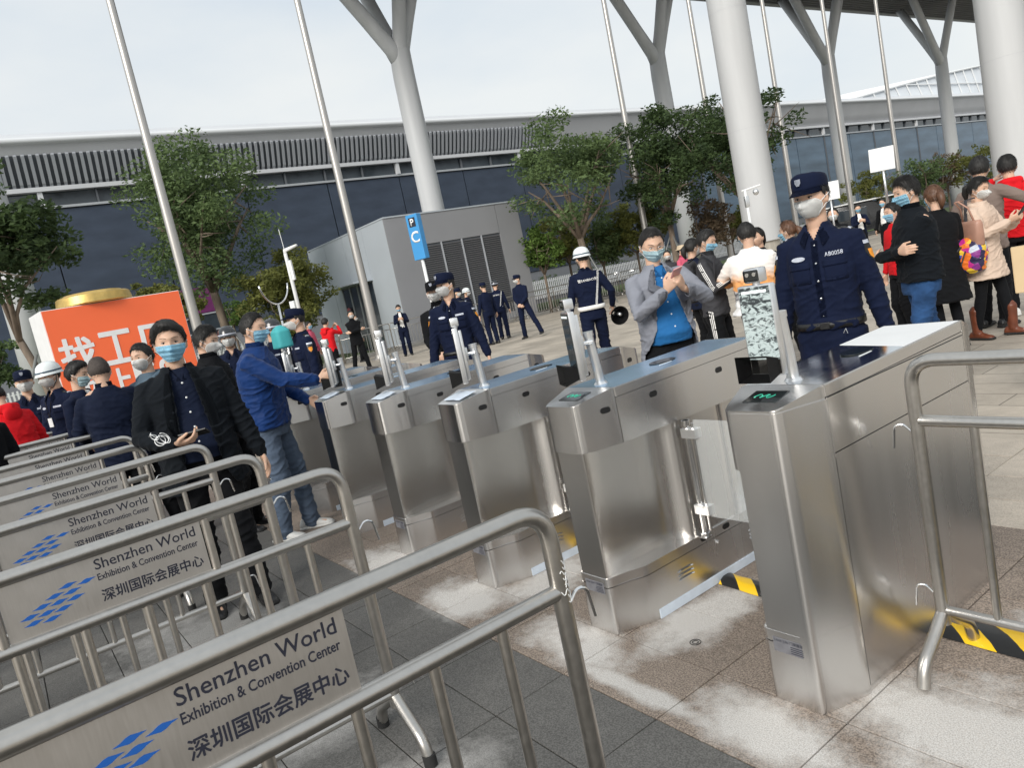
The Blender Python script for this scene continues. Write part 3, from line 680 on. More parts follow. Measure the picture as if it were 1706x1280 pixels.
# ---- far glazed roof rising behind the hall
far = thing('lattice_roof', 'white latticed glass roof rising far behind the hall at right', 'roof', (-92, 150, 0))
def fz(t, s): return 24+13.5*math.sin(t*1.25)+3.5*s
bm = NB(); g = {}
for i in range(25):
    for j in range(5): g[i, j] = bm.verts.new((-j*7, i*5.5, fz(i/24, j/4)))
for i in range(24):
    for j in range(4): bm.faces.new((g[i, j], g[i+1, j], g[i+1, j+1], g[i, j+1]))
for i in range(24): 
    a, b = g[i, 0], g[i+1, 0]; c, d = bm.verts.new((0, i*5.5, 12)), bm.verts.new((0, (i+1)*5.5, 12)); bm.faces.new((a, b, d, c))
obj('glass_skin', bm, mat('pale_roof_glass', (.62, .66, .70), .3, 0, .2, .08), far, smooth=True)
for i in range(0, 25, 1):
    bm = NB(); tube(bm, [(.15-j*7, i*5.5, fz(i/24, j/4)+.15) for j in range(5)], .28, 6); tube(bm, [(.2, i*5.5, fz(i/24, 0)), (.2, min(i+2, 24)*5.5, 14)], .16, 6); obj('rib', bm, M_WHITE, far)
for j in range(5):
    bm = NB(); tube(bm, [(.15-j*7, i*5.5, fz(i/24, j/4)+.2) for i in range(25)], .3, 6); obj('purlin', bm, M_WHITE, far)
for z in (30, 26, 22, 18):
    bm = NB(); tube(bm, [(.25, i*5.5, z) for i in range(25) if fz(i/24, 0) > z] or [(.25, 130, z), (.25, 132, z)], .14, 6); obj('cross_bar', bm, M_WHITE, far)

# ---- entrance canopy high overhead with its slatted underside
CZ = 21.35
can = thing('entrance_canopy', 'grey slatted entrance canopy high overhead at the top right', 'canopy', (0, 0, CZ))
M_CAN = mat('canopy_grey', (.20, .205, .215), .6, 0, .4, .1)
bm = NB(); box(bm, (-40.5, 10, .35), (-24, 130, 1.3)); obj('deck', bm, M_CAN, can)
bm = NB(); tube(bm, [(-40.7, 10, .55), (-40.7, 130, .55)], .42, 14); obj('edge_trim', bm, mat('canopy_trim', (.5, .51, .53), .4, 0, 1, .05), can, smooth=True)
bm = NB()
x = -40.
while x < -24:
    box(bm, (x, 10, .02), (x+.11, 130, .33)); x += .42
o = obj('soffit_slats', bm, M_CAN, can); o['kind'] = 'stuff'

# ---- tree-like columns under the canopy edge
M_COLW = mat('white_column_paint', (.53, .54, .55), .5, 0, .8, .08, .03, 30, stretch=(3, 3, .25))
def tree_column(label, y):
    t = thing('branching_column', label, 'column', (-36, y, 0), 0, 'branching white columns under the canopy edge')
    bm = NB(); tube(bm, [(0, 0, 0), (0, 0, 6), (0, 0, 13.8), (0, .05, 15.0), (.1, .2, 15.9)], [.66, .64, .60, .58, .42], 28); obj('shaft', bm, M_COLW, t, smooth=True)
    for d in ((.2, -5.4, 6.9), (-3.4, -.1, 6.9), (1.9, .5, 6.9), (.9, 2.6, 6.9)):
        e = V(d); s = V((0, 0, 14.4)); bm = NB(); tube(bm, [s, s+V((e.x*.08, e.y*.08, .9)), s+V((e.x*.3, e.y*.3, 2.4)), s+V((e.x*1.05, e.y*1.05, 7.5))], [.45, .42, .38, .36], 20); obj('branch', bm, M_COLW, t, smooth=True)
for y, lab in ((1.85, 'branching white column at left edge behind the leaning tree trunk'), (22.1, 'branching white column rising behind the grey kiosk'), (42.8, 'branching white column standing behind the dark leafy tree'),
               (64.8, 'branching white column between the two middle right flagpoles'), (86.3, 'branching white column nearest the far right round column')):
    tree_column(lab, y)
def big_column(label, x, y, r):
    t = thing('round_column', label, 'column', (x, y, 0), 0, 'thick round white columns')
    bm = NB(); tube(bm, [(0, 0, 1.26), (0, 0, 1.30), (0, 0, 22)], [r*.97, r, r*.97], 40); obj('cladding', bm, M_COLW, t, smooth=True, angle=40)
    bm = NB(); tube(bm, [(0, 0, 0), (0, 0, 1.27)], r*.83, 36); obj('stone_foot', bm, mat('veined_stone', (.38, .35, .30), .4, 0, 2.5, .25, detail=8, stretch=(4, 4, .7)), t, smooth=True, angle=40)
    for z in (4.6, 8.0, 11.4, 14.8):
        bm = NB(); tube(bm, [(0, 0, z), (0, 0, z+.008)], r*1.0005, 40, caps=False); obj('joint', bm, M_SOFF, t)
big_column('thick round white column behind the man in the orange and white shirt', -13.75, 19.75, .545)
big_column('thick round white column cut by the right edge behind the red hooded jacket', -7.95, 22.7, .56)

# ---- flagpoles
M_POLE = mat('satin_pole_steel', (.50, .48, .455), .38, .75, 3, .1, stretch=(1, 1, .15))
def flagpole(label, y):
    t = thing('flagpole', label, 'flagpole', (-23.3, y, 0), 0, 'steel flagpoles in a row on the plaza')
    bm = NB(); tube(bm, [(0, 0, .03), (0, 0, 19.5)], [.155, .075], 20); obj('mast', bm, M_POLE, t, smooth=True, angle=40)
    bm = NB(); tube(bm, [(0, 0, 0), (0, 0, .04), (0, 0, .05), (0, 0, .16)], [.33, .33, .2, .175], 24); obj('base_flange', bm, M_POLE, t, angle=30)
    bm = NB(); tube(bm, [(0, 0, 19.45), (0, 0, 19.6)], [.1, .02], 12); tube(bm, [(.12, 0, 1.2), (.085, 0, 19.3)], .006, 5); obj('halyard', bm, M_POLE, t)
for y, lab in ((5.35, 'flagpole just right of the red box, leftmost of the row'), (10.95, 'flagpole in front of the grey kiosk with its base flange showing'), (24.95, 'flagpole rising behind the man in the grey jacket'),
               (30.6, 'flagpole immediately left of the thick round column'), (36.5, 'flagpole immediately right of the thick round column'), (42.2, 'flagpole crossing the branching column at middle right'), (48.2, 'rightmost flagpole, beside the blank white placard')):
    flagpole(lab, y)

# ---- grey kiosk with louvre bays and a glass door
M_KSUN = mat('kiosk_sunlit_panel', (.44, .48, .52), .5, .1, .7, .05)  # sunward face: sunlight put into a paler wall colour
M_KSHADE = mat('kiosk_shaded_panel', (.27, .275, .29), .55, .1, .5, .06)  # side turned from the sun: its shade put into a darker wall colour
kio = thing('kiosk', 'small grey service building with louvre bays and a glass door', 'building', (-26, 13.65, 0))
bm = NB(); box(bm, (-8.2, .02, 0), (-.02, 6.45, 4.95)); obj('core', bm, M_KSHADE, kio)
for i in range(4):
    x0 = -8.25+i*2.06
    if i in (1, 2): lo = 2.95
    else: lo = 0
    bm = NB(); box(bm, (x0, -.04, lo), (x0+2.045, .02, 5.06)); obj('front_panel', bm, M_KSUN, kio)
bm = NB(); box(bm, (-6.17, -.04, 0), (-5.35, .018, 2.94)); obj('front_panel', bm, M_KSUN, kio)
bm = NB(); box(bm, (-2.1, -.038, 0), (-2.075, .018, 2.94)); obj('front_panel', bm, M_KSUN, kio)
ys = [0, 1.3, 5.35, 6.5]
for a, b, z0, z1 in ((0, 1.28, 0, 5.06), (1.30, 5.3, 3.86, 5.06), (5.32, 6.5, 0, 5.06), (1.30, 5.3, 0, .45)):
    bm = NB(); box(bm, (-.02, a-(.04 if a == 0 else 0), z0), (.04, b, z1)); obj('side_panel', bm, M_KSHADE, kio)
for i in range(4):
    ya = 1.32+i*1.0; bm = NB(); z = .5
    while z < 3.8:
        q = [bm.verts.new(p) for p in ((-.05, ya+.03, z+.06), (.03, ya+.03, z), (.035, ya+.03, z+.012), (-.045, ya+.03, z+.072))]; q2 = [bm.verts.new((p.co.x, ya+.95, p.co.z)) for p in q]
        bm.faces.new(q); bm.faces.new(q2[::-1])
        for a in range(4): bm.faces.new((q[a], q2[a], q2[(a+1) % 4], q[(a+1) % 4]))
        z += .085
    o = obj('louvre_blades', bm, mat('louvre_grey', (.11, .11, .115), .5), kio); o['kind'] = 'stuff'
    bm = NB(); box(bm, (-.03, ya-.02, .45), (.055, ya+.03, 3.86)); obj('louvre_post', bm, M_SLATL, kio)
bm = NB(); box(bm, (-.018, 1.3, .45), (-.012, 5.3, 3.86)); obj('louvre_back', bm, M_SLATD, kio)
bm = NB(); box(bm, (-5.5, -.95, 2.92), (-2.0, -.03, 2.98)); obj('door_canopy', bm, M_KSUN, kio)
for i in range(4):
    xa = -5.34+i*.82; bm = NB(); box(bm, (xa+.05, -.02, .08), (xa+.77, -.005, 2.86)); d = obj('door_glass', bm, M_WIN, kio)
    bm = NB(); box(bm, (xa, -.045, 0), (xa+.05, .01, 2.94)); box(bm, (xa+.77, -.045, 0), (xa+.815, .01, 2.94)); obj('door_frame', bm, M_FRAME, d)
bm = NB(); box(bm, (-8.27, -.06, 5.065), (.07, 6.52, 5.12)); obj('coping', bm, M_KSUN, kio)
ks = thing('door_sign', 'small pink round sign hung on the kiosk wall beside the door', 'sign', (-30.9, 13.55, 1.9)); bm = NB(); tube(bm, [(0, 0, 0), (0, -.03, 0)], .16, 20); obj('disc', bm, mat('pink_sign', (.5, .12, .15), .5), ks)

# ---- parking totem
ps = thing('parking_sign', 'blue parking totem with a white P and C on a pale post', 'sign', (-19.2, 11.05, 0), R(-150+180-8))
M_SB = mat('sign_blue', (.05, .28, .60), .4, 0, 3, .05); M_SBD = mat('sign_blue_dark', (.01, .13, .42), .4)
bm = NB(); tube(bm, [(0, 0, 0), (0, 0, 2.9)], .05, 12); obj('post', bm, M_WHITE, ps, smooth=True)
bm = NB(); box(bm, (-.21, -.10, 2.84), (.21, .10, 4.16), .012); pp = obj('totem_box', bm, M_SB, ps)
bm = NB(); box(bm, (-.12, -.106, 3.80), (.12, -.101, 4.07)); ppd = obj('pictogram_panel', bm, M_PRINT, pp)
for s, z, h, k in (('P', 3.935, .2, 'letter'), ('C', 3.50, .34, 'letter')):
    bm = NB(); add_mesh(bm, text_mesh(s, height=h, bold=.02), basis((1, 0, 0), (0, 0, 1), (0, -1, 0), (0, -.1065, z))); obj(k, bm, M_WHITE, pp)

# ---- lamp post with camera box and slim antenna
lp = thing('camera_post', 'pale surveillance camera post in front of the round olive bush', 'camera post', (-18.3, 6.7, 0), R(35))
bm = NB(); tube(bm, [(0, 0, 0), (0, 0, 3.45), (0, 0, 3.55)], [.05, .045, .04], 14); obj('mast', bm, M_WHITE, lp, smooth=True)
bm = NB(); tube(bm, [(0, 0, 3.5), (.0, 0, 3.56), (.38, 0, 3.62)], [.05, .05, .045], 10, ry=[.05, .05, .03]); obj('lamp_head', bm, M_WHITE, lp, smooth=True)
bm = NB(); box(bm, (.045, -.035, 2.8), (.115, .035, 3.3), .015); obj('equipment_box', bm, M_WHITE, lp)
bm = NB(); box(bm, (-.2, -.07, 1.9), (-.06, .07, 2.3), .02); obj('equipment_box', bm, M_WHITE, lp)
bm = NB(); tube(bm, [(0, 0, 3.55), (-.02, 0, 4.1)], .008, 5); obj('antenna', bm, M_WHITE, lp)
lp2 = thing('camera_post', 'small camera mast with a short arm beside the guard in the foreground', 'camera post', (-12.6, 17.6, 0), R(60))
bm = NB(); tube(bm, [(0, 0, 0), (0, 0, 2.75)], .035, 10); obj('mast', bm, M_WHITE, lp2, smooth=True)
bm = NB(); tube(bm, [(-.1, 0, 2.75), (.45, 0, 2.82)], .025, 8); obj('arm', bm, M_WHITE, lp2)
bm = NB(); ellipsoid(bm, (.3, 0, 2.66), (.08, .08, .09)); box(bm, (-.05, -.05, 2.3), (.06, .05, 2.6), .01); obj('dome_camera', bm, M_ALU, lp2, smooth=True)

# ---- crowd barriers far across the plaza, each with simple parts
bm = NB(); tube(bm, bend([(0, 0, .02), (0, 0, 1.1), (0, 2.0, 1.1), (0, 2.0, .02)], .08, 4), .022, 8)
tube(bm, [(0, 0, .88), (0, 2, .88)], .016, 6); tube(bm, [(0, 0, .2), (0, 2, .2)], .016, 6); meF = bpy.data.meshes.new('frame'); bm.to_mesh(meF); bm.free(); meF.materials.append(M_TUBE); meF.shade_smooth()
bm = NB()
for k in range(1, 14): tube(bm, [(0, k*2/14, .2), (0, k*2/14, .88)], .011, 6)
meB = bpy.data.meshes.new('bars'); bm.to_mesh(meB); bm.free(); meB.materials.append(M_TUBE)
bm = NB()
for yy in (.12, 1.88): tube(bm, bend([(-.25, yy, .0), (-.25, yy, .1), (0, yy, .2), (.25, yy, .1), (.25, yy, .0)], .08, 3), .018, 6)
meL = bpy.data.meshes.new('feet'); bm.to_mesh(meL); bm.free(); meL.materials.append(M_TUBE)
for i in range(13):
    y = 4.2+i*2.06
    where = {0: 'by the glass door', 1: 'left of the second flagpole', 2: 'behind the second flagpole', 3: 'right of the second flagpole', 4: 'behind the suited man on his phone', 5: 'behind the capped guard', 6: 'behind the group of guards', 7: 'behind the rightmost distant guard', 8: 'by the kiosk end', 9: 'left of the white helmet', 10: 'behind the white helmeted guard', 11: 'right of the white helmeted guard', 12: 'behind the grey jacket man'}[i]
    t = thing('crowd_barrier', 'distant low crowd barrier ' + where, 'barrier', (-25.0-.03*i+random.uniform(-.12, .12), y, 0), R(random.uniform(-3, 3)), 'distant crowd barriers across the plaza')
    for n_, me_ in (('frame', meF), ('bars', meB), ('feet', meL)):
        o = bpy.data.objects.new(n_, me_); C.objects.link(o); o.parent = t
        if n_ != 'frame': o['kind'] = 'stuff'
# ---- pale picket fence on the verge
for j, (ya, yb) in enumerate(((-10, 14), (21, 40), (40.3, 60), (60.4, 84))):
    t = thing('picket_fence', ['pale picket fence seen between the heads at left', 'pale picket fence beyond the helmeted guard', 'pale picket fence beyond the man in grey jacket', 'pale picket fence by the far van'][j], 'fence', (-44, ya, .12))
    bm = NB(); y = 0
    while y < yb-ya: box(bm, (-.02, y, 0), (.02, y+.09, 1.35)); y += .19
    o = obj('pickets', bm, M_WHITE, t); o['kind'] = 'stuff'
    for z in (.3, 1.15):
        bm = NB(); box(bm, (-.06, 0, z), (-.025, yb-ya, z+.07)); obj('rail', bm, M_WHITE, t)

# ---- orange advertising box with gold plinth
M_OR = mat('orange_vinyl', (.90, .155, .05), .42, 0, 1.2, .05); M_GOLD = mat('gold_paint', (.62, .43, .14), .38, .7, 9, .2, .4, 14)
A_ = V((-13.57, .908, 0)); B_ = V((-13.80, 3.03, 0)); ZA, HA, ZB_, HB_ = 1.63, .53, 1.14, .40; ang = math.atan2((B_-A_).y, (B_-A_).x); W_ = (B_-A_).length
ad = thing('advertising_box', 'large orange advertising box with white characters behind the crowd at left', 'advertising box', A_, ang)
bm = NB(); box(bm, (0, .0, .05), (W_, 1.0, 2.66), .01); obj('box_body', bm, M_WHITE, ad)
bm = NB(); box(bm, (.02, -.012, .07), (W_-.012, -.001, 2.65)); fp = obj('front_panel', bm, M_OR, ad)
def adtxt(s, x0, x1, zb, h):
    n = len(s); me = text_mesh(s, width=x1-x0, height=h, align='LEFT', depth=.004); bm = NB()
    for k_, (dx, dz) in enumerate(((0, 0), (.014, .0), (-.014, .0), (.0, .014), (.0, -.014), (.012, .012), (-.012, .012), (.012, -.012), (-.012, -.012))): add_mesh(bm, me, basis((1, 0, 0), (0, 0, 1), (0, -1, 0), (x0+dx, -.0125-.0004*k_, zb+dz)))
    obj('lettering', bm, M_WHITE, fp)
for s, a, b in (('找', .11, .62), ('工', .69, 1.19), ('厂', 1.27, 1.84)): adtxt(s, a, b, ZA, HA)
for s, a, b in (('就', .16, .62), ('上', .70, 1.02), ('1', 1.09, 1.18), ('6', 1.26, 1.44), ('8', 1.50, 1.68), ('8', 1.74, 1.92)): adtxt(s, a, b, ZB_, HB_)
gp = thing('gold_plinth', 'round gold plinth lying on top of the orange advertising box', 'plinth', (A_+(B_-A_)*.41+V((-.45, -.02, 2.665))))
bm = NB(); tube(bm, [(0, 0, 0), (0, 0, .02), (0, 0, .15), (0, 0, .17)], [.56, .58, .56, .53], 40); obj('disc', bm, M_GOLD, gp, angle=30)
bm = NB(); tube(bm, [(0, 0, .17), (0, 0, .20)], [.47, .44], 40); obj('raised_disc', bm, M_GOLD, gp, angle=30)

# ---- white van far right, parked car lights at centre
def van(label, loc, rz, col, s=1., kind='van', Hh=2.1, Ln=5.):
    t = thing('parked_'+kind, label, kind, loc, rz); m = mat(kind+'_paint', col, .25, .2, 2, .05, coat=.5)
    prof = [(-Ln/2, .35), (-Ln/2+.02, Hh*.55), (-Ln/2+.25, Hh-.06), (-Ln/2+.5, Hh), (Ln/2-1.5, Hh), (Ln/2-1.1, Hh-.12), (Ln/2-.55, Hh*.58), (Ln/2-.08, Hh*.5), (Ln/2, .62), (Ln/2-.03, .35)]
    bm = NB(); rings = []
    for yy, k in ((-.92, .96), (-.86, 1), (.86, 1), (.92, .96)): rings.append([V((x*k if k < 1 else x, yy, .35+(z-.35)*k)) for x, z in prof])
    loft(bm, rings); obj('body', bm, m, t, angle=35)
    for s_ in (-1, 1):
        for a, b in ((-Ln/2+.5, -.2), (-.1, Ln/2-1.7)):
            bm = NB(); box(bm, (a, s_*.925-.01, Hh*.56), (b, s_*.925+.01, Hh*.86), .008); obj('side_window', bm, M_WIN, t)
        for x in (-Ln/2+.9, Ln/2-.9):
            bm = NB(); tube(bm, [(x, s_*.72, .33), (x, s_*.94, .33)], .33, 20); wv = obj('wheel', bm, M_RUBBER, t, angle=40); bm = NB(); tube(bm, [(x, s_*.94, .33), (x, s_*.955, .33)], .2, 16); obj('rim', bm, M_ALU, wv)
        bm = NB(); box(bm, (Ln/2-.1, s_*.68-.16, .62), (Ln/2+.02, s_*.68+.16, .78), .02); obj('headlight', bm, mat('lit_headlight', (.9, .9, .85), .2, emit=(1, .97, .9), est=3.), t)
    bm = NB(); a, b = V((Ln/2-1.12, 0, Hh-.16)), V((Ln/2-.6, 0, Hh*.6)); q = [bm.verts.new(p) for p in (a+V((.03, -.75, 0)), a+V((.03, .75, 0)), b+V((.03, .8, 0)), b+V((.03, -.8, 0)))]; bm.faces.new(q); obj('windscreen', bm, M_WIN, t)
van('dark van with a pale roof line parked behind the suited men', (-25.2, 45.5, 0), R(35), (.02, .021, .023))
bm = NB(); box(bm, (-2.6, -1.0, 0), (2.4, 1.0, .08), .03); o = obj('roof_rack', bm, M_WHITE); props(o, 'flat white roof board lying on top of the dark van', 'roof board'); o.location = (-25.2, 45.5, 2.11); o.rotation_euler = (0, 0, R(35))
van('dark parked car with lit headlights beyond the picket fence', (-47.5, 47.5, 0), R(-50), (.015, .016, .018), kind='car', Hh=1.5, Ln=4.5)

# ---- dark glazed front at the far right edge with pale curved strips
rf = thing('glazed_front', 'dark glazed building front with pale curved strips at the right edge', 'building', (-7.6, 30, 0))
bm = NB(); box(bm, (0, 0, 0), (16, .5, 22)); obj('glass_wall', bm, M_WIN, rf)
for k in range(16):
    z = 4.5+k*1.15; bm = NB(); tube(bm, [(x_*.35+.05, -.35-.25*math.sin(x_*.8+k), z+.55*math.sin(x_*.55+k*.35)) for x_ in range(0, 30)], .05, 6); obj('curved_strip', bm, M_COLW, rf, smooth=True)

# ================================================================ TREES
def leaf_mat(name, c1, c2):
    m = bpy.data.materials.new(name); m.use_nodes = True; t = m.node_tree; p = t.nodes['Principled BSDF']; l = t.links.new
    g = t.nodes.new('ShaderNodeNewGeometry'); r = t.nodes.new('ShaderNodeValToRGB')
    r.color_ramp.elements[0].color = (*c1, 1); r.color_ramp.elements[1].color = (*c2, 1)
    tcn = t.nodes.new('ShaderNodeTexCoord'); n = t.nodes.new('ShaderNodeTexNoise'); n.inputs['Scale'].default_value = 1.1; l(tcn.outputs['Object'], n.inputs['Vector'])
    a = t.nodes.new('ShaderNodeMath'); a.operation = 'MULTIPLY_ADD'; l(g.outputs['Random Per Island'], a.inputs[0]); a.inputs[1].default_value = .55; 
    s = t.nodes.new('ShaderNodeMath'); s.operation = 'MULTIPLY_ADD'; l(n.outputs[0], s.inputs[0]); s.inputs[1].default_value = 1.6; s.inputs[2].default_value = -.55
    l(s.outputs[0], a.inputs[2]); l(a.outputs[0], r.inputs[0]); l(r.outputs[0], p.inputs['Base Color']); p.inputs['Roughness'].default_value = .7
    p.inputs['Specular IOR Level'].default_value = .3
    tr = t.nodes.new('ShaderNodeBsdfTranslucent'); l(r.outputs[0], tr.inputs[0]); mx = t.nodes.new('ShaderNodeMixShader'); mx.inputs[0].default_value = .35
    l(p.outputs[0], mx.inputs[1]); l(tr.outputs[0], mx.inputs[2]); l(mx.outputs[0], t.nodes['Material Output'].inputs[0]); return m
M_LG = leaf_mat('green_leaves', (.060, .098, .042), (.165, .235, .09))
M_LD = leaf_mat('dark_leaves', (.028, .050, .022), (.08, .125, .042))
M_LO = leaf_mat('olive_leaves', (.075, .09, .025), (.22, .23, .06))
M_LB = leaf_mat('bare_brown_twigs', (.10, .07, .04), (.20, .15, .10))
M_LY = leaf_mat('fresh_green_leaves', (.05, .10, .02), (.17, .26, .06))
M_BARK = mat('bark', (.16, .125, .095), .9, 0, 9, .35, .6, 25, stretch=(1, 1, .3))
M_STAKE = mat('stake_steel', (.28, .29, .28), .55, .4, 5, .1)
def leaves(centers, radii, n, size, rng):
    """n leaf blades in clumps; each leaf a folded kite of two triangles"""
    centers = np.array(centers); radii = np.array(radii); w_ = radii**2; w_ = w_/w_.sum()
    k = rng.choice(len(centers), n, p=w_); d = rng.normal(size=(n, 3)); d /= np.linalg.norm(d, axis=1)[:, None]
    rr = radii[k]*(rng.random(n)**.42); p = centers[k]+d*rr[:, None]*[1, 1, .72]
    a = rng.normal(size=(n, 3)); a[:, 2] = a[:, 2]*.5-.25; a /= np.linalg.norm(a, axis=1)[:, None]
    b = np.cross(a, rng.normal(size=(n, 3))); b /= np.linalg.norm(b, axis=1)[:, None]
    s = size*(.6+.8*rng.random(n))[:, None]
    v = np.stack([p-a*s, p+b*s*.42, p+a*s, p-b*s*.42], 1).reshape(-1, 3)
    f = (np.arange(n)*4)[:, None]; F = np.concatenate([f, f+1, f+2, f+3], 1)
    me = bpy.data.meshes.new('crown'); me.vertices.add(n*4); me.vertices.foreach_set('co', v.ravel()); me.loops.add(n*4); me.loops.foreach_set('vertex_index', F.ravel())
    me.polygons.add(n); me.polygons.foreach_set('loop_start', np.arange(n)*4); me.update(calc_edges=True); return me
def tree(name, label, cat, base, h_trunk, cc, cr_, n, size, m, seed, lean=(0, 0), limbs=6, clumps=55, rt=.14, stakes=True, group=None):
    """cc crown centre offset from base, cr_ crown radii"""
    rng = np.random.default_rng(seed); t = thing(name, label, cat, base, 0, group); cc = np.array(cc, float)
    fork = V((lean[0]*.5, lean[1]*.5, h_trunk)); bm = NB()
    tube(bm, [(0, 0, -.05), (lean[0]*.12, lean[1]*.12, h_trunk*.3), (lean[0]*.3, lean[1]*.28, h_trunk*.65), fork], [rt*1.15, rt*.95, rt*.85, rt*.8], 10)
    tr = obj('trunk', bm, M_BARK, t, smooth=True); C_, R_ = [], []; bm = NB()
    for i in range(limbs):
        a = 2*PI*i/limbs+rng.uniform(-.3, .3); e = V(cc)+V((cr_[0]*.62*math.cos(a), cr_[1]*.62*math.sin(a), cr_[2]*rng.uniform(-.35, .55)))
        mid = fork.lerp(e, .5)+V((0, 0, cr_[2]*.12))+V(rng.normal(size=3)*.12*cr_[0]); tube(bm, [fork-V((0, 0, .1)), fork.lerp(mid, .5)+V(rng.normal(size=3)*.05), mid, e], [rt*.62, rt*.45, rt*.3, rt*.1], 7)
        for j in range(4):
            s0 = mid.lerp(e, rng.uniform(0, .8)); e2 = s0+V(rng.normal(size=3)).normalized()*cr_[0]*rng.uniform(.25, .5); tube(bm, [s0, s0.lerp(e2, .5)+V(rng.normal(size=3)*.05), e2], [rt*.2, rt*.12, rt*.04], 5)
    obj('limbs', bm, M_BARK, t, smooth=True)['kind'] = 'stuff'
    while len(C_) < clumps:
        d = rng.normal(size=3); d /= np.linalg.norm(d); r = rng.random()**.45; c = cc+d*r*np.array(cr_)*.86
        if c[2] < cc[2]-cr_[2]*.9: continue
        C_.append(c); R_.append(rng.uniform(.16, .34)*min(cr_)*(1.15-.35*r))
    o = link('crown', leaves(C_, R_, n, size, rng), m, t, smooth=False); o['kind'] = 'stuff'
    if stakes:
        for i in range(3):
            a = 2*PI*i/3+seed; bm = NB(); tube(bm, [(1.15*math.cos(a), 1.15*math.sin(a), 0), (lean[0]*.2+.05*math.cos(a), lean[1]*.2+.05*math.sin(a), min(h_trunk*.85, 2.3))], .03, 6); obj('stake', bm, M_STAKE, t, smooth=True)
    return t
def at(u, v, dist):
    d = cf+cr*((u-853)/FPX)-cu*((v-640)/FPX); return V((0, 0, EYE))+d*(dist/math.hypot(d.x, d.y))
def tree_px(name, label, cat, trunk_px, crown_px, ext_px, dist, n, size, m, seed, **k):
    b = at(*trunk_px, dist); c = at(*crown_px, dist); s = dist/FPX*1.16; b.z = 0
    k.setdefault('h_trunk', max(c.z-ext_px[1]*s*.75, .8)); cc = c-b
    return tree(name, label, cat, b, k.pop('h_trunk'), cc, (ext_px[0]*s, ext_px[0]*s, ext_px[1]*s), n, size, m, seed, **k)
tree_px('street_tree', 'full green tree with steel stakes right of the orange box', 'tree', (380, 545), (333, 368), (112, 122), 31, 21000, .085, M_LG, 3, limbs=7, clumps=95, rt=.2, lean=(-.3, -.3))
tree_px('street_tree', 'dark leafy tree at the left edge with a forked leaning trunk', 'tree', (112, 690), (12, 400), (88, 110), 19, 7000, .075, M_LD, 11, limbs=5, clumps=60, rt=.095, lean=(-.6, -.9), h_trunk=2.6)
tree_px('street_tree', 'airy green tree with a pale forked trunk behind the white helmet', 'tree', (990, 480), (945, 292), (98, 92), 31, 11000, .085, M_LG, 21, limbs=7, clumps=60, rt=.17, lean=(-.2, -.3), h_trunk=2.9)
tree_px('street_tree', 'very dark leafy tree in front of the middle branching column', 'tree', (1128, 440), (1098, 285), (80, 88), 34, 12000, .09, M_LD, 31, limbs=6, clumps=60, rt=.15)
tree_px('street_tree', 'tall dark tree with long bare limbs behind the thick round column', 'tree', (1262, 410), (1205, 235), (118, 80), 33, 13000, .09, M_LD, 41, limbs=7, clumps=70, rt=.16, lean=(-.3, -.6), h_trunk=3.2)
SH = [((490, 560), (484, 487), (62, 62), 30, 9000, M_LO, 'rounded olive bush with bare lower twigs left of the kiosk'), ((262, 600), (258, 520), (62, 40), 27, 6500, M_LO, 'olive hedge bush peeping over the orange box'),
      ((912, 480), (905, 415), (34, 38), 33, 3500, M_LY, 'bright green round tree right of the kiosk'), ((955, 470), (944, 393), (38, 42), 35, 4200, M_LO, 'olive round tree left of the airy tree trunk'), ((1010, 465), (1006, 402), (34, 36), 36, 3500, M_LG, 'green round bush right of the airy tree trunk'),
      ((1068, 455), (1062, 378), (44, 38), 36, 4200, M_LO, 'broad olive bush behind the flagpole and grey jacket man'), ((1188, 430), (1182, 372), (33, 40), 36, 2600, M_LB, 'bare brown shrub left of the thick round column'),
      ((1222, 420), (1230, 372), (26, 26), 40, 2200, M_LO, 'small olive shrub beside the thick round column'), ((1458, 345), (1452, 312), (38, 24), 52, 3200, M_LO, 'low olive bush below the blank placard'), ((1542, 325), (1537, 293), (32, 26), 52, 2800, M_LG, 'rounded bush left of the last branching column'),
      ((1580, 320), (1577, 283), (22, 24), 54, 1600, M_LB, 'brown thin shrub before the last branching column'), ((1625, 310), (1622, 275), (36, 24), 54, 2600, M_LO, 'bush behind the man in the brown jacket'), ((-20, 700), (-25, 600), (34, 50), 30, 3500, M_LG, 'green bush behind the foot of the leftmost column'),
      ((190, 640), (212, 560), (40, 40), 29, 3500, M_LO, 'olive bush mostly hidden by the orange box'), ((400, 585), (396, 520), (22, 20), 44, 1500, M_LY, 'small yellowish shrub far behind the staked tree')]
for i, (tp, cp, ex, d, n, m, lab) in enumerate(SH):
    tree_px('round_bush', lab, 'bush' if 'tree' not in lab.split()[2:4] else 'tree', tp, cp, (ex[0]*1.17, ex[1]*1.15), d, int(n*1.5), .08, m, 60+i, limbs=5, clumps=60, rt=.07, stakes=False)
# low hedge masses along the foot of the hall
rng = np.random.default_rng(5); cs, rs = [], []
for y in np.arange(24, 150, 1.3): cs.append((-50+rng.normal()*.8, y, .7+rng.random()*.5)); rs.append(rng.uniform(.8, 1.4))
o = link('hedge', leaves(cs, rs, 16000, .13, rng), M_LG, None, smooth=False); props(o, 'long green hedge along the foot of the hall', 'hedge', kind='stuff')

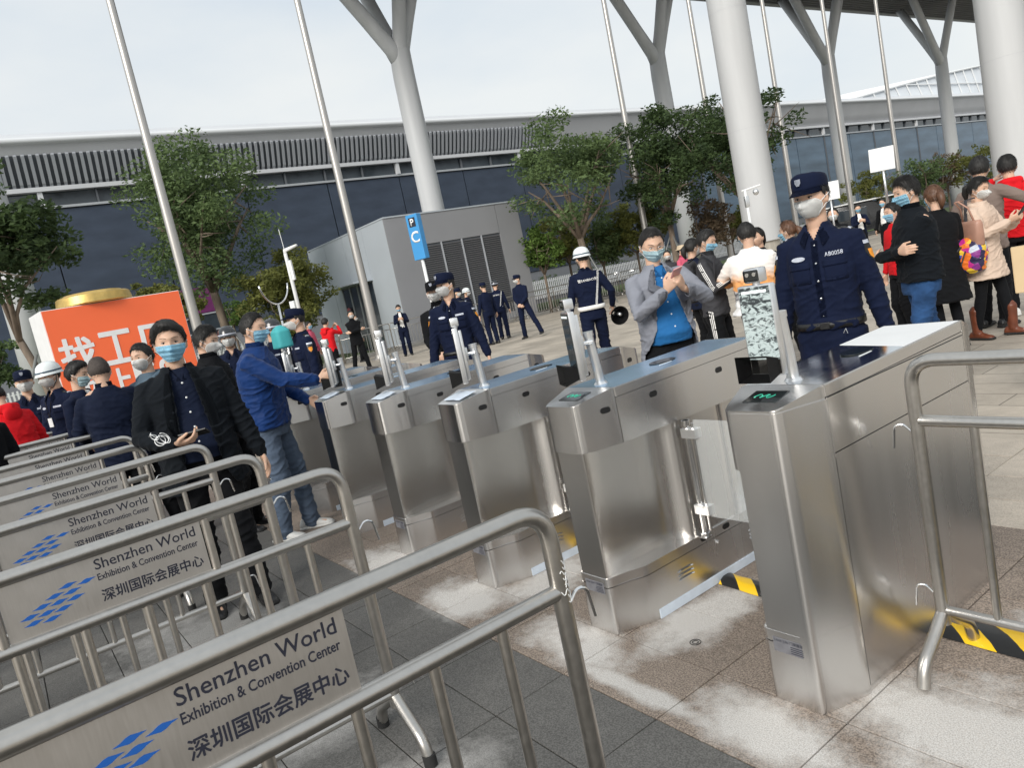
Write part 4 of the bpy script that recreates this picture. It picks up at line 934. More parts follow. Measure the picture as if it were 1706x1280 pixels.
# ================================================================ PEOPLE
def fabric(name, col, rough=.85, bump=.25, bs=220., nz_a=.10, sheen=.02, big=9.):
    return mat(name, col, rough, 0, big, nz_a, bump, bs, sheen=sheen, spec=.12, bdist=.0012)
def skin_mat():
    m = mat('skin', (.60, .385, .275), .5, 0, 16, .10, .06, 160, spec=.4); p = m.node_tree.nodes['Principled BSDF']
    p.inputs['Subsurface Weight'].default_value = .12; p.inputs['Subsurface Radius'].default_value = (.02, .008, .004); p.inputs['Subsurface Scale'].default_value = .5; return m
M_SKIN = skin_mat()
M_HAIR = mat('black_hair', (.010, .009, .008), .6, 0, 60, .3, .5, 120, spec=.5, stretch=(1, 1, .3))
M_HAIRB = mat('brown_hair', (.10, .045, .022), .5, 0, 60, .3, .5, 120, stretch=(1, 1, .3))
M_SCALP = mat('shaved_hair', (.06, .048, .042), .8, 0, 150, .4)
M_EYEW = mat('eye_white', (.55, .52, .50), .3); M_EYED = mat('eye_dark', (.012, .008, .006), .2)
M_MASKW = mat('white_mask', (.86, .87, .86), .8, 0, 20, .03); M_MASKB = mat('blue_mask', (.40, .72, .90), .75, 0, 14, .05)
M_MASKL = mat('pale_blue_mask', (.62, .82, .88), .75, 0, 14, .05)
M_NAVYU = fabric('navy_uniform', (.0055, .0095, .029), .8, .3, 300, .12)
M_NAVYD = fabric('dark_navy_uniform', (.006, .010, .028), .8, .3, 300, .12)
M_BLKC = fabric('black_cloth', (.007, .0075, .009), .85, .3, 260, .15)
M_BLKW = fabric('black_wool', (.007, .009, .012), .9, .4, 240, .15)
M_BLUEJ = fabric('blue_jacket', (.006, .030, .125), .6, .2, 200, .15, sheen=.1)
M_GREYJ = fabric('grey_blazer', (.22, .23, .265), .85, .4, 260, .12)
M_BLUES = fabric('bright_blue_shirt', (.02, .13, .34), .75, .25, 300, .08)
M_NAVYS = fabric('navy_shirt', (.006, .010, .026), .75, .25, 300, .12)
M_JEAN = fabric('blue_jeans', (.024, .066, .165), .85, .5, 200, .55, big=5.)
M_GREYT = fabric('slate_trousers', (.085, .115, .165), .85, .3, 260, .1)
M_RED = fabric('red_fleece', (.62, .012, .018), .8, .3, 120, .1)
M_BEIGE = fabric('beige_coat', (.58, .45, .36), .85, .3, 220, .08)
M_BROWNJ = fabric('taupe_jacket', (.20, .155, .135), .85, .3, 200, .1)
M_DGREY = fabric('dark_grey_track', (.045, .045, .05), .7, .3, 200, .1)
M_WHITEC = fabric('white_cloth', (.78, .77, .75), .85, .2, 200, .05)
M_STEELB = fabric('steel_blue_hood', (.09, .13, .17), .85, .3, 200, .1)
M_PINK = fabric('pink_jacket', (.55, .10, .16), .8); M_TAN = fabric('tan_hat', (.5, .40, .28), .8)
M_LEATH = mat('brown_leather', (.13, .035, .015), .42, 0, 14, .3, .3, 60); M_SHOE = mat('black_shoe', (.012, .012, .013), .4, 0, 20, .2, .1, 80)
M_WSHOE = mat('white_trainer', (.62, .62, .60), .6, 0, 12, .1); M_BELT = mat('black_belt', (.01, .01, .01), .45, 0, 20, .2)
M_BADGE = mat('silver_thread', (.55, .58, .66), .5, .2, 60, .15); M_EMB = mat('emblem_orange', (.75, .28, .02), .6)
def tee_mat():
    """white T-shirt whose hem fades through orange to black ink mountains (flat print)"""
    m = bpy.data.materials.new('printed_tee'); m.use_nodes = True; t = m.node_tree; p = t.nodes['Principled BSDF']; l = t.links.new; p.inputs['Roughness'].default_value = .85
    c = t.nodes.new('ShaderNodeTexCoord'); s = t.nodes.new('ShaderNodeSeparateXYZ'); l(c.outputs['Object'], s.inputs[0])
    n = t.nodes.new('ShaderNodeTexNoise'); n.inputs['Scale'].default_value = 9; n.inputs['Detail'].default_value = 5; l(c.outputs['Object'], n.inputs['Vector'])
    a = t.nodes.new('ShaderNodeMath'); a.operation = 'MULTIPLY_ADD'; l(n.outputs[0], a.inputs[0]); a.inputs[1].default_value = .16; l(s.outputs[2], a.inputs[2])
    r = t.nodes.new('ShaderNodeValToRGB'); r.color_ramp.interpolation = 'LINEAR'; e = r.color_ramp.elements
    mr = t.nodes.new('ShaderNodeMapRange'); mr.inputs[1].default_value = .95; mr.inputs[2].default_value = 1.55; l(a.outputs[0], mr.inputs[0])
    e[0].position = .0; e[0].color = (.75, .75, .75, 1); e[1].position = .85; e[1].color = (.80, .79, .77, 1)
    for q, cc in ((.10, (.75, .75, .75, 1)), (.13, (.05, .05, .06, 1)), (.19, (.45, .45, .46, 1)), (.24, (.06, .06, .07, 1)), (.29, (.6, .6, .6, 1)), (.315, (.78, .34, .10, 1)), (.42, (.80, .38, .14, 1)), (.56, (.80, .72, .66, 1))):
        k = e.new(q); k.color = cc
    l(mr.outputs[0], r.inputs[0]); l(r.outputs[0], p.inputs['Base Color']); return m
M_TEE = tee_mat()
def patch_mat():
    m = bpy.data.materials.new('patchwork_nylon'); m.use_nodes = True; t = m.node_tree; p = t.nodes['Principled BSDF']; l = t.links.new; p.inputs['Roughness'].default_value = .5
    c = t.nodes.new('ShaderNodeTexCoord'); v = t.nodes.new('ShaderNodeTexVoronoi'); v.inputs['Scale'].default_value = 16; l(c.outputs['Object'], v.inputs['Vector'])
    s = t.nodes.new('ShaderNodeSeparateColor'); l(v.outputs['Color'], s.inputs[0]); r = t.nodes.new('ShaderNodeValToRGB'); r.color_ramp.interpolation = 'CONSTANT'; e = r.color_ramp.elements
    e[0].color = (.02, .015, .06, 1); e[1].position = .18; e[1].color = (.75, .17, .02, 1)
    for q, cc in ((.34, (.45, .02, .22, 1)), (.5, (.03, .06, .30, 1)), (.64, (.75, .50, .04, 1)), (.74, (.5, .55, .62, 1)), (.84, (.22, .03, .22, 1))): k = e.new(q); k.color = cc
    l(s.outputs[0], r.inputs[0]); l(r.outputs[0], p.inputs['Base Color']); return m
M_PATCH = patch_mat()

tmp_col = bpy.data.collections.new('workbench'); C.children.link(tmp_col)
def remesh(bm, vox, smooth=3, fac=.5):
    bmesh.ops.recalc_face_normals(bm, faces=bm.faces[:]); me = bpy.data.meshes.new('w'); bm.to_mesh(me); bm.free()
    o = bpy.data.objects.new('w', me); tmp_col.objects.link(o)
    r = o.modifiers.new('r', 'REMESH'); r.mode = 'VOXEL'; r.voxel_size = vox; r.use_smooth_shade = True
    if smooth: s = o.modifiers.new('s', 'SMOOTH'); s.factor = fac; s.iterations = smooth
    dg = bpy.context.evaluated_depsgraph_get(); dg.update(); out_ = bpy.data.meshes.new_from_object(o.evaluated_get(dg)); bpy.data.objects.remove(o); bpy.data.meshes.remove(me); return out_
def ring(c, rx, ry, n=28, e=2.3, M=None):
    pts = []
    for k in range(n):
        a = 2*PI*k/n; ca, sa = math.cos(a), math.sin(a)
        p = V((c[0]+rx*math.copysign(abs(ca)**(2/e), ca), c[1]+ry*math.copysign(abs(sa)**(2/e), sa), c[2])); pts.append(p)
    return pts
def cap_tube(bm, pts, r, seg=16, ry=None):
    """tube with rounded ends for unions"""
    pts = [V(p) for p in pts]; r = list(r) if hasattr(r, '__len__') else [r]*len(pts); ry_ = list(ry) if ry is not None else None
    d0 = (pts[0]-pts[1]).normalized(); d1 = (pts[-1]-pts[-2]).normalized()
    P = [pts[0]+d0*r[0]*.8]+pts+[pts[-1]+d1*r[-1]*.8]; Q = [r[0]*.45]+r+[r[-1]*.45]; W = [ry_[0]*.45]+ry_+[ry_[-1]*.45] if ry_ else None
    tube(bm, P, Q, seg, True, W)
def ik(a, b, l1, l2, hint):
    a, b = V(a), V(b); d = b-a; L_ = min(d.length, (l1+l2)*.999); b = a+d.normalized()*L_; x = (l1*l1-l2*l2+L_*L_)/(2*L_); h = math.sqrt(max(l1*l1-x*x, 0))
    u = d.normalized(); hv = V(hint); hv = (hv-u*hv.dot(u)).normalized(); return a+u*x+hv*h, b
# ---- head surface in head space: origin between the ears, +y face, radii in metres
def head_pt(th, ph, lod=0):
    """th azimuth from +y towards +x, ph latitude"""
    x, y, z = math.sin(th)*math.cos(ph), math.cos(th)*math.cos(ph), math.sin(ph)
    X, Y, Z = .080*x, (.098*y if y < 0 else .092*y), .122*z
    if z < 0:
        k = (-z)**1.5; X *= 1-.30*k; Y *= (1-.05*k) if y > 0 else (1-.42*min(1, -z*1.2))
    if y > 0:
        f = y*max(0, math.cos(th))
        X *= 1+.05*math.exp(-((Z+.035)/.03)**2)
        Y += .010*math.exp(-((Z-.028)/.012)**2)*f*math.exp(-(X/.05)**2) - .0115*math.exp(-((abs(X)-.031)/.015)**2-((Z-.004)/.012)**2)
        Y += .024*math.exp(-(X/.0095)**2)*math.exp(-((Z+.036)/.016)**2)+.012*math.exp(-(X/.008)**2)*math.exp(-((Z+.012)/.02)**2)
        Y += .008*math.exp(-((abs(X)-.013)/.008)**2-((Z+.043)/.009)**2)
        Y += .007*math.exp(-(X/.024)**2)*(math.exp(-((Z+.064)/.006)**2)+math.exp(-((Z+.077)/.007)**2))+.008*math.exp(-(X/.022)**2-((Z+.103)/.013)**2)
        Y += .006*math.exp(-((abs(X)-.045)/.018)**2-((Z+.025)/.02)**2)
        if Z < -.05: Y -= .010*f*(1-math.exp(-((Z+.05)/.05)**2))*.6
    return V((X, Y, Z))
def head_bm(nu=56, nv=40):
    bm = NB(); g = []
    for j in range(1, nv):
        ph = -PI/2+PI*j/nv; g.append([bm.verts.new(head_pt(2*PI*i/nu, ph)) for i in range(nu)])
    lo, hi = bm.verts.new(head_pt(0, -PI/2)), bm.verts.new(head_pt(0, PI/2))
    for A, B in zip(g, g[1:]):
        for i in range(nu): bm.faces.new((A[i], A[(i+1) % nu], B[(i+1) % nu], B[i]))
    for i in range(nu): bm.faces.new((lo, g[0][(i+1) % nu], g[0][i])); bm.faces.new((hi, g[-1][i], g[-1][(i+1) % nu]))
    for s in (-1, 1):
        ellipsoid(bm, (s*.0805, -.006, -.012), (.009, .018, .031), 12, 8, Matrix.Rotation(s*R(-22), 4, 'Z') @ Matrix.Rotation(R(12), 4, 'X'))
    return bm
_hb = head_bm(); bmesh.ops.recalc_face_normals(_hb, faces=_hb.faces[:]); HEAD_ME = bpy.data.meshes.new('headsrc'); _hb.to_mesh(HEAD_ME); HEAD_BVH = BVHTree.FromBMesh(_hb); _hb.free()
def hcast(o, d):
    h = HEAD_BVH.ray_cast(V(o), V(d).normalized(), 1.); return (h[0], h[1]) if h[0] is not None else (V(o)+V(d)*.1, V((0, 0, 1)))
def radial(th, z, lift=0):
    d = V((-math.sin(th), -math.cos(th), 0)); p, n = hcast(V((math.sin(th)*.3, math.cos(th)*.3, z)), d); return p-d*lift if n.dot(d) < 0 else p
def sheet_bm(fn, nu, nv, thick=0.):
    bm = NB(); g = [[bm.verts.new(fn(i/nu, j/nv)) for j in range(nv+1)] for i in range(nu+1)]
    for i in range(nu):
        for j in range(nv): bm.faces.new((g[i][j], g[i+1][j], g[i+1][j+1], g[i][j+1]))
    if thick: bmesh.ops.solidify(bm, geom=bm.faces[:], thickness=thick)
    return bm
def make_mask(kind, lod):
    def fn(u, v):
        z = -.006-.104*v if kind == 'cup' else -.010-.096*v
        wid = R(68)*(1-.42*abs(2*v-1)**2.6) if kind == 'cup' else R(66)*(1-.10*abs(2*v-1)**3)
        th = (2*u-1)*wid; e = min(u, 1-u, v, 1-v)*2
        zz = z+(.010*(abs(2*u-1))**2)*(1 if v < .5 else -1)*(-1 if kind == 'cup' else 0)*0
        p = radial(th, max(zz, -.112), .003)
        if kind == 'cup':
            b = .023*math.exp(-(th/.5)**2)*math.sin(PI*min(1, v*1.05))**.7+.006*math.exp(-(th/.09)**2)*(1 if .1 < v < .95 else .3)
            p += V((math.sin(th), math.cos(th), 0))*(b*min(1, e*5)+.001); 
            if v > .9: p += V((0, -.006*(v-.9)*10, .002))
        else:
            p += V((math.sin(th), math.cos(th), 0))*(.007*math.sin(PI*u)+.0028*math.cos(v*PI*7)*(min(1, e*6))+.0035*noise.noise((u*7, v*5, 1.3))*min(1, e*5)+.004)
        return p
    return sheet_bm(fn, 30 if lod < 2 else 14, 24 if lod < 2 else 10, .0012)
MASKS = {}
def hair_bm(style, lod, rng):
    """shell hugging the skull + strand blades"""
    front = {'short': .073, 'swept': .070, 'crew': .080, 'long': .078, 'balding': .098}[style]; thick = {'short': .017, 'swept': .022, 'crew': .010, 'long': .020, 'balding': .007}[style]
    def line(th):
        a = abs(((th+PI) % (2*PI))-PI); return line0(a)+.006*noise.noise((th*5, 2.2, 0))+.003*noise.noise((th*17, 5, 0))
    def line0(a):
        if a < .75: return front-.012*(a/.75)**2
        if a < 1.25: return front-.012-(a-.75)/.5*(front-.012-.012)
        if a < 1.62: return .012-.022*(1-abs(a-1.40)/.22) if a < 1.5 else .012
        return {'long': -.05, 'crew': -.045}.get(style, -.058) if a > 1.95 else .012-(a-1.62)/.33*.065
    nu, nv = (60, 14) if lod < 2 else (28, 8)
    def surf(th, s):
        z0 = line(th); z = z0+(.1215-z0)*math.sin(s*PI/2)**.9; 
        if s > .985: p = V((0, -.005, .122))
        else: p = radial(th, min(z, .119), 0)
        return p
    bm = NB(); g = []
    for j in range(nv+1):
        s = j/nv; row = []
        for i in range(nu):
            th = 2*PI*i/nu; p = surf(th, s); n = (p-V((0, 0, .01))).normalized()
            k = min(1, s*5)**.6; t = thick*k*(.82+.35*noise.noise(p*38)+.16*noise.noise(p*90)); 
            if style == 'swept': t += .012*max(0, math.cos(th-.6))*k*math.exp(-((s-.35)/.3)**2)
            row.append(bm.verts.new(p+n*(t+.0005)-(V((0, 0, 0)) if s > .02 else n*.004)))
        g.append(row)
    for A, B in zip(g, g[1:]):
        for i in range(nu): bm.faces.new((A[i], A[(i+1) % nu], B[(i+1) % nu], B[i]))
    bm.faces.new(g[-1])
    ns = {0: 2600, 1: 900}.get(lod, 0)
    if style in ('crew', 'balding'): ns //= 2
    for _ in range(ns):
        th = rng.uniform(0, 2*PI); s = rng.uniform(0, .97); p = surf(th, s); n = (p-V((0, 0, .01))).normalized(); k = min(1, .3+s*4); base = p+n*thick*k*.75
        fl = V((math.sin(th), math.cos(th), -.9)) if style != 'swept' else V((1.1, .5, -.35)); fl = (fl+V(rng.normal(size=3)*.2)); fl = (fl-n*fl.dot(n)*.8).normalized()
        ln = thick*rng.uniform(.8, 1.9)+.005; sd = fl.cross(n).normalized()*.0011; m_ = base+fl*ln*.5+n*.0022; e = base+fl*ln+n*(.001 if s > .12 else -.001)
        a, b, c, d, f = bm.verts.new(base-sd-n*.002), bm.verts.new(base+sd-n*.002), bm.verts.new(m_+sd), bm.verts.new(m_-sd), bm.verts.new(e)
        bm.faces.new((a, b, c, d)); bm.faces.new((d, c, f))
    return bm
FINGERS = [(-.030, .078, -.004), (-.010, .087, 0), (.010, .081, -.001), (.028, .064, -.006)]
def hand(bm, w, fdir, palm, side, curl=.5, sc_=1., thumb_in=.5):
    """w wrist, fdir finger direction, palm = palm normal; side +1 right hand: thumb on the side of +u"""
    f = V(fdir).normalized(); p = V(palm); p = (p-f*p.dot(f)).normalized(); u = f.cross(p)*side     # towards thumb
    w = V(w); s = sc_
    loft_r = []
    for t, hw, hh in ((-.01, .023, .018), (.015, .029, .017), (.05, .039, .0155), (.082, .041, .013), (.094, .037, .010)):
        c = w+f*t*s; loft_r.append([c+u*(hw*s*math.cos(a))+p*(hh*s*math.sin(a)) for a in np.linspace(0, 2*PI, 17)[:-1]])
    loft(bm, loft_r)
    for i, (off, ln, back) in enumerate(FINGERS):
        base = w+f*(.085+back)*s+u*(-off)*s; d = f.copy(); pts = [base-f*.02*s, base]; q = base
        for k in range(3):
            ang_ = curl*(.75 if k == 0 else .95 if k == 1 else .7)*(1+.12*i); rot = Matrix.Rotation(-ang_ if side > 0 else ang_, 3, u) if False else None
            d = (d*math.cos(ang_)+p*math.sin(ang_)).normalized() if k == 0 else (d*math.cos(ang_)+(p*d.dot(f)-f*d.dot(p)).normalized()*math.sin(ang_)).normalized()
            q = q+d*ln*s*(.44, .31, .25)[k]; pts.append(q)
        cap_tube(bm, pts, [.0088*s, .0088*s, .0082*s, .0075*s, .0062*s], 10)
    b = w+f*.028*s+u*.024*s; d1 = (f*.62+u*.70+p*thumb_in*.6).normalized(); m1 = b+d1*.038*s; d2 = (f*.9+u*.12+p*thumb_in*.7).normalized(); m2 = m1+d2*.030*s; m3 = m2+(d2+p*thumb_in*.3).normalized()*.022*s
    cap_tube(bm, [w+f*.005*s+u*.012*s, b, m1, m2, m3], [.014*s, .0155*s, .0112*s, .0095*s, .0075*s], 10)
def wrinkle(me, amp, seed, M=None, freq=(9, 9, 22), mask=None):
    n = len(me.vertices); co = np.empty(n*3); me.vertices.foreach_get('co', co); co = co.reshape(-1, 3); no = np.empty(n*3); me.vertex_normals.foreach_get('vector', no); no = no.reshape(-1, 3)
    for i in range(n):
        x, y, z = co[i]; q = noise.noise((x*freq[0]+seed, y*freq[1], z*freq[2]+x*6)); q2 = noise.noise((x*4+seed, y*4+9, z*6)); r_ = max(0, 1-abs(q)*3.2)**1.5; q3 = noise.noise((x*freq[0]*2.1+seed, y*freq[1]*2.1-z*9, z*freq[2]*1.7)); r3 = max(0, 1-abs(q3)*3.5)
        m_ = mask(x, y, z) if mask else 1
        co[i] += no[i]*amp*m_*(r_*1.15+q2*.9+r3*.45-.4)
    me.vertices.foreach_set('co', co.ravel()); me.update()
def bvh_of(me):
    b = NB(); b.from_mesh(me); t = BVHTree.FromBMesh(b); b.free(); return t
def decal(bm, bvh, o, d, w_, h_, up=(0, 0, 1), t=.0035, shape='rect', mi=0, nx=6, ny=4):
    """thin patch draped on a surface: rays from o along d, spread over w_ x h_"""
    d = V(d).normalized(); u = d.cross(V(up)).normalized(); v = u.cross(d); g = {}
    for i in range(nx+1):
        for j in range(ny+1):
            a, b = (i/nx-.5), (j/ny-.5)
            if shape == 'disc': rr = max(abs(a), abs(b))*2; an = math.atan2(b, a); q = (rr*.5*math.cos(an), rr*.5*math.sin(an)) if rr else (0, 0)
            elif shape == 'shield': q = (a*(1 if b > -.1 else max(.08, 1-((-.1-b)/.4)**1.4)), b)
            else: q = (a, b)
            s = V(o)+u*(q[0]*w_)+v*(q[1]*h_); h = bvh.ray_cast(s, d, 1.5)
            if h[0] is None: return False
            g[i, j] = h[0]-d*t
    vs_ = {k: bm.verts.new(p) for k, p in g.items()}; lo = {k: bm.verts.new(p+d*(t+.002)) for k, p in g.items()}
    for i in range(nx):
        for j in range(ny): f = bm.faces.new((vs_[i, j], vs_[i+1, j], vs_[i+1, j+1], vs_[i, j+1])); f.material_index = mi
    edge = [(i, 0) for i in range(nx)]+[(nx, j) for j in range(ny)]+[(nx-i, ny) for i in range(nx)]+[(0, ny-j) for j in range(ny)]
    for a, b in zip(edge, edge[1:]+edge[:1]): f = bm.faces.new((vs_[a], lo[a], lo[b], vs_[b])); f.material_index = mi
    return True
def text_on(bm, bvh, o, d, s, w_, h_, up=(0, 0, 1), t=.0015):
    d = V(d).normalized(); u = d.cross(V(up)).normalized(); v = u.cross(d); me = text_mesh(s, width=w_, height=h_, bold=.01, depth=.001); b0 = len(bm.verts); bm.from_mesh(me); bm.verts.ensure_lookup_table()
    for q in bm.verts[b0:]:
        st = V(o)+u*q.co.x+v*q.co.y; h = bvh.ray_cast(st, d, 1.5); zc = q.co.z
        q.co = (h[0] if h[0] is not None else st+d*.2)-d*(t+zc)

def person(label, loc, az, H=1.73, lod=1, lean=0., twist=0., side=0., head=(0, 0, 0), handR=(.27, .03, .80), handL=(-.27, .03, .80), elR=(.5, -1, 0), elL=(-.5, -1, 0),
           fR=(.10, 0, 0), fL=(-.10, 0, 0), knee=(0, 1, 0), curlR=.45, curlL=.45, palmR=(-1, 0, 0), palmL=(1, 0, 0), fdR=None, fdL=None, build=1., group=None,
           top=None, under=None, pants=M_BLKC, shoe=M_SHOE, hair='short', hairm=None, hat=None, mask='cup', maskm=None, vest=None, shoes_h=None, extras=(), legs='trousers', loop=True, toes=(0, 0)):
    """az: azimuth the person faces, clockwise from +y. Local space: +y forward, +x the person's right side"""
    s = H/1.73; rng = np.random.default_rng(abs(hash(label)) % 9999 if False else sum(map(ord, label)) % 9973); vox = {0: .0058, 1: .0085, 2: .013}[lod]
    t = thing('person', label, 'person', (loc[0], loc[1], 0), -R(az), group); bd = build
    # spine bend
    piv = V((0, 0, .93*s)); Rm = Matrix.Rotation(-R(lean), 4, 'X') @ Matrix.Rotation(R(side), 4, 'Y') @ Matrix.Rotation(R(twist), 4, 'Z'); TU = Matrix.Translation(piv) @ Rm @ Matrix.Translation(-piv)
    def bendp(p):
        k = min(1, max(0, (p.z/s-.86)/.32)); k = k*k*(3-2*k); return p.lerp(TU @ p, k)
    def P(x, y, z): return V((x*s, y*s, z*s))
    shR, shL = TU @ P(.163*bd, -.005, 1.385), TU @ P(-.163*bd, -.005, 1.385)
    elr, wr = ik(shR, P(*handR), .285*s, .255*s, elR); ell, wl = ik(shL, P(*handL), .285*s, .255*s, elL)
    hpR, hpL = P(.088, 0, .90), P(-.088, 0, .90); anR, anL = P(*fR)+P(0, -.02, .085), P(*fL)+P(0, -.02, .085)
    knR, anR = ik(hpR, anR, .415*s, .41*s, knee); knL, anL = ik(hpL, anL, .415*s, .41*s, knee)
    neck = TU @ P(0, .0, 1.475); HM = Matrix.Translation(TU @ P(0, .018, 1.622)) @ Matrix.Rotation(-R(head[0]), 4, 'Z') @ Matrix.Rotation(-R(head[1])-R(lean)*.5, 4, 'X') @ Matrix.Rotation(R(head[2]), 4, 'Y') @ Matrix.Scale(s*1.0, 4)
    # ---- continuous body
    bm = NB(); add_mesh(bm, HEAD_ME, HM)
    cap_tube(bm, [TU @ P(0, -.02, 1.38), TU @ P(0, -.015, 1.46), HM @ V((0, -.018, -.055))], [.058*s, .054*s, .052*s], 18)
    rings_ = []
    for z, rx, ry in ((.84, .13, .09), (.95, .14, .09), (1.10, .13, .085), (1.25, .15, .095), (1.36, .155, .08), (1.42, .12, .065), (1.45, .06, .05)):
        rings_.append([bendp(p) for p in ring((0, 0, z*s), rx*s*bd, ry*s*bd, 22)])
    loft(bm, rings_)
    for a, b, c, sd, cu_, pm, fd in ((shR, elr, wr, 1, curlR, palmR, fdR), (shL, ell, wl, -1, curlL, palmL, fdL)):
        cap_tube(bm, [a, b, c], [.042*s, .034*s, .0235*s], 14); fdv = V(fd) if fd else (c-b)
        hand(bm, c+(c-b).normalized()*.005, fdv, pm, sd, cu_, s*1.02)
    for a, b, c in ((hpR, knR, anR), (hpL, knL, anL)):
        cap_tube(bm, [a, a.lerp(b, .5), b, b.lerp(c, .35), c], [.075*s, .062*s, .047*s, .045*s, .032*s] if legs != 'none' else .05, 14); 
        cap_tube(bm, [c, c+P(0, .05, -.045), c+P(0, .13, -.058)], [.03*s, .03*s, .022*s], 10)
    link('body', remesh(bm, vox, 2), M_SKIN, t)
    HI = HM
    def hpart(name, bm_, m_, parent=t, **k):
        bmesh.ops.transform(bm_, matrix=HI, verts=bm_.verts[:]); return obj(name, bm_, m_, parent, **k)
    # ---- face details
    if lod < 2:
        for sx in (-1, 1):
            p, n = hcast((sx*.0305, .25, .004), (0, -1, 0)); bm = NB(); ellipsoid(bm, p+V((0, -.0035, 0)), (.0135, .0085, .0045), 14, 8); e = hpart('eye', bm, M_EYEW, smooth=True)
            bm = NB(); ellipsoid(bm, p+V((sx*.001, .0028, 0)), (.0055, .003, .0054), 10, 6); hpart('iris', bm, M_EYED, e, smooth=True)
            bm = NB(); tube(bm, [p+V((a*.0155, .0045-.004*a*a, 0.0042*(1-a*a)-.0003)) for a in np.linspace(-1, 1, 7)], [.0008, .0016, .0019, .002, .0019, .0016, .0008], 6); hpart('eyelid', bm, M_EYED, e, smooth=True)
            bm = NB(); pts = [hcast((sx*(.014+.036*a), .25, .026+.006*math.sin(PI*a*.8)), (0, -1, 0))[0]+V((0, .0008, 0)) for a in np.linspace(0, 1, 7)]; tube(bm, pts, [.0012, .003, .0034, .0032, .0028, .002, .001], 6, ry=[.001]*7); hpart('eyebrow', bm, M_HAIR, smooth=True)
        if not mask:
            bm = NB(); pts = [hcast((a*.024, .25, -.0705), (0, -1, 0))[0]+V((0, .0006, 0)) for a in np.linspace(-1, 1, 9)]; tube(bm, pts, .0022, 6); hpart('mouth', bm, mat('lips', (.33, .12, .10), .5), smooth=True)
    if mask:
        k = (mask, lod)
        if k not in MASKS: b_ = make_mask(mask, lod); m0 = bpy.data.meshes.new('m'); bmesh.ops.recalc_face_normals(b_, faces=b_.faces[:]); b_.to_mesh(m0); b_.free(); MASKS[k] = m0
        bm = NB(); bm.from_mesh(MASKS[k]); mk = hpart('face_mask', bm, maskm or (M_MASKW if mask == 'cup' else M_MASKB), smooth=True)
        if lod < 2 and loop:
            for sx in (-1, 1):
                bm = NB()
                for z0, z1 in ((-.028 if mask == 'cup' else -.018, .008), (-.082 if mask == 'cup' else -.09, -.035)):
                    th0 = R(56 if mask == 'cup' else 62)
                    tube(bm, [radial(sx*th, z0+(z1-z0)*((th-th0)/(R(96)-th0)), .0035) for th in np.linspace(th0*.98, R(96), 6)], .0019, 5)
                hpart('ear_loop', bm, M_WHITE, mk)
    # ---- hair and headgear
    if hair: hpart('hair', hair_bm(hair, lod, rng), hairm or M_HAIR, smooth=True)
    if hair == 'long' or hair == 'bun':
        pass
    if hat == 'cap':
        def capr(z, gx, gy): return [(gx*math.cos(a), gy*math.sin(a)-.004, z) for a in np.linspace(0, 2*PI, 33)[:-1]]
        bm = NB(); loft(bm, [[V(p) for p in capr(z, a, b)] for z, a, b in ((.042, .0835, .104), (.055, .085, .1055), (.078, .0855, .106), (.098, .083, .104), (.112, .076, .096), (.121, .060, .078), (.126, .03, .04))])
        for v in bm.verts:
            v.co.z += .012*max(0, v.co.y/.1)*(1 if v.co.z > .09 else 0)-.010*max(0, -v.co.y/.1); v.co += V((0, 0, 1))*.004*noise.noise(v.co*25)
        cp = hpart('cap', bm, top['m'] if top.get('uniform') else M_BLKC, smooth=True)
        bm = NB(); prev = None
        for i in range(19):
            a = R(-72+8*i); row = []
            for k in range(6):
                q = k/5; rr = 1+.72*q*max(0, math.cos(a))**1.0; row.append(bm.verts.new((.085*math.sin(a)*(1+.02*q), (.105*math.cos(a))*rr-.004, .046-.026*q*math.cos(a)**.5*1.0-.010*(abs(math.sin(a)))**2*q)) if math.cos(a) > 0 else bm.verts.new((.085*math.sin(a), .104*math.cos(a), .05)))
            if prev:
                for k in range(5): bm.faces.new((prev[k], prev[k+1], row[k+1], row[k]))
            prev = row
        bmesh.ops.solidify(bm, geom=bm.faces[:], thickness=.003); hpart('visor', bm, top['m'] if top.get('uniform') else M_BLKC, cp, smooth=True)
        if lod < 2:
            bm = NB(); prev = None
            for i in range(9):
                for_ = []; a = R(-10+2.5*i); 
                row = [bm.verts.new((.088*1.03*math.sin(a), .110*1.03*math.cos(a), .070+.034*q)) for q in (0.0, .25, .5, .75, 1)]
                if i in (0, 8): row[0].co.z += .018; row[1].co.z += .006
                if i in (1, 7): row[0].co.z += .008
                if prev:
                    for k in range(4): bm.faces.new((prev[k], prev[k+1], row[k+1], row[k]))
                prev = row
            bmesh.ops.solidify(bm, geom=bm.faces[:], thickness=.002); hpart('cap_badge', bm, M_BADGE, cp)
    elif hat in ('helmet', 'dark_helmet'):
        bm = NB(); loft(bm, [ring((0, -.004, z), a, b, 36, 2.05) for z, a, b in ((.015, .116, .142), (.022, .113, .138), (.034, .104, .126), (.07, .101, .120), (.105, .090, .107), (.132, .066, .080), (.147, .035, .043), (.151, .008, .01))])
        hm = mat('white_helmet_shell', (.74, .78, .78), .25, 0, 8, .04, coat=.3) if hat == 'helmet' else mat('dark_helmet_shell', (.02, .022, .026), .25, 0, 8, .1, coat=.5); hh = hpart('helmet', bm, hm, smooth=True)
        bm = NB(); tube(bm, [V(p) for p in ring((0, -.004, .052 if hat == 'helmet' else .045), .1035, .1245, 36, 2.05)]+[V(ring((0, -.004, .052 if hat == 'helmet' else .045), .1035, .1245, 36, 2.05)[0])], .004, 6, ry=[.009]*37); hpart('helmet_band', bm, M_STEELB if hat == 'helmet' else M_BADGE, hh)
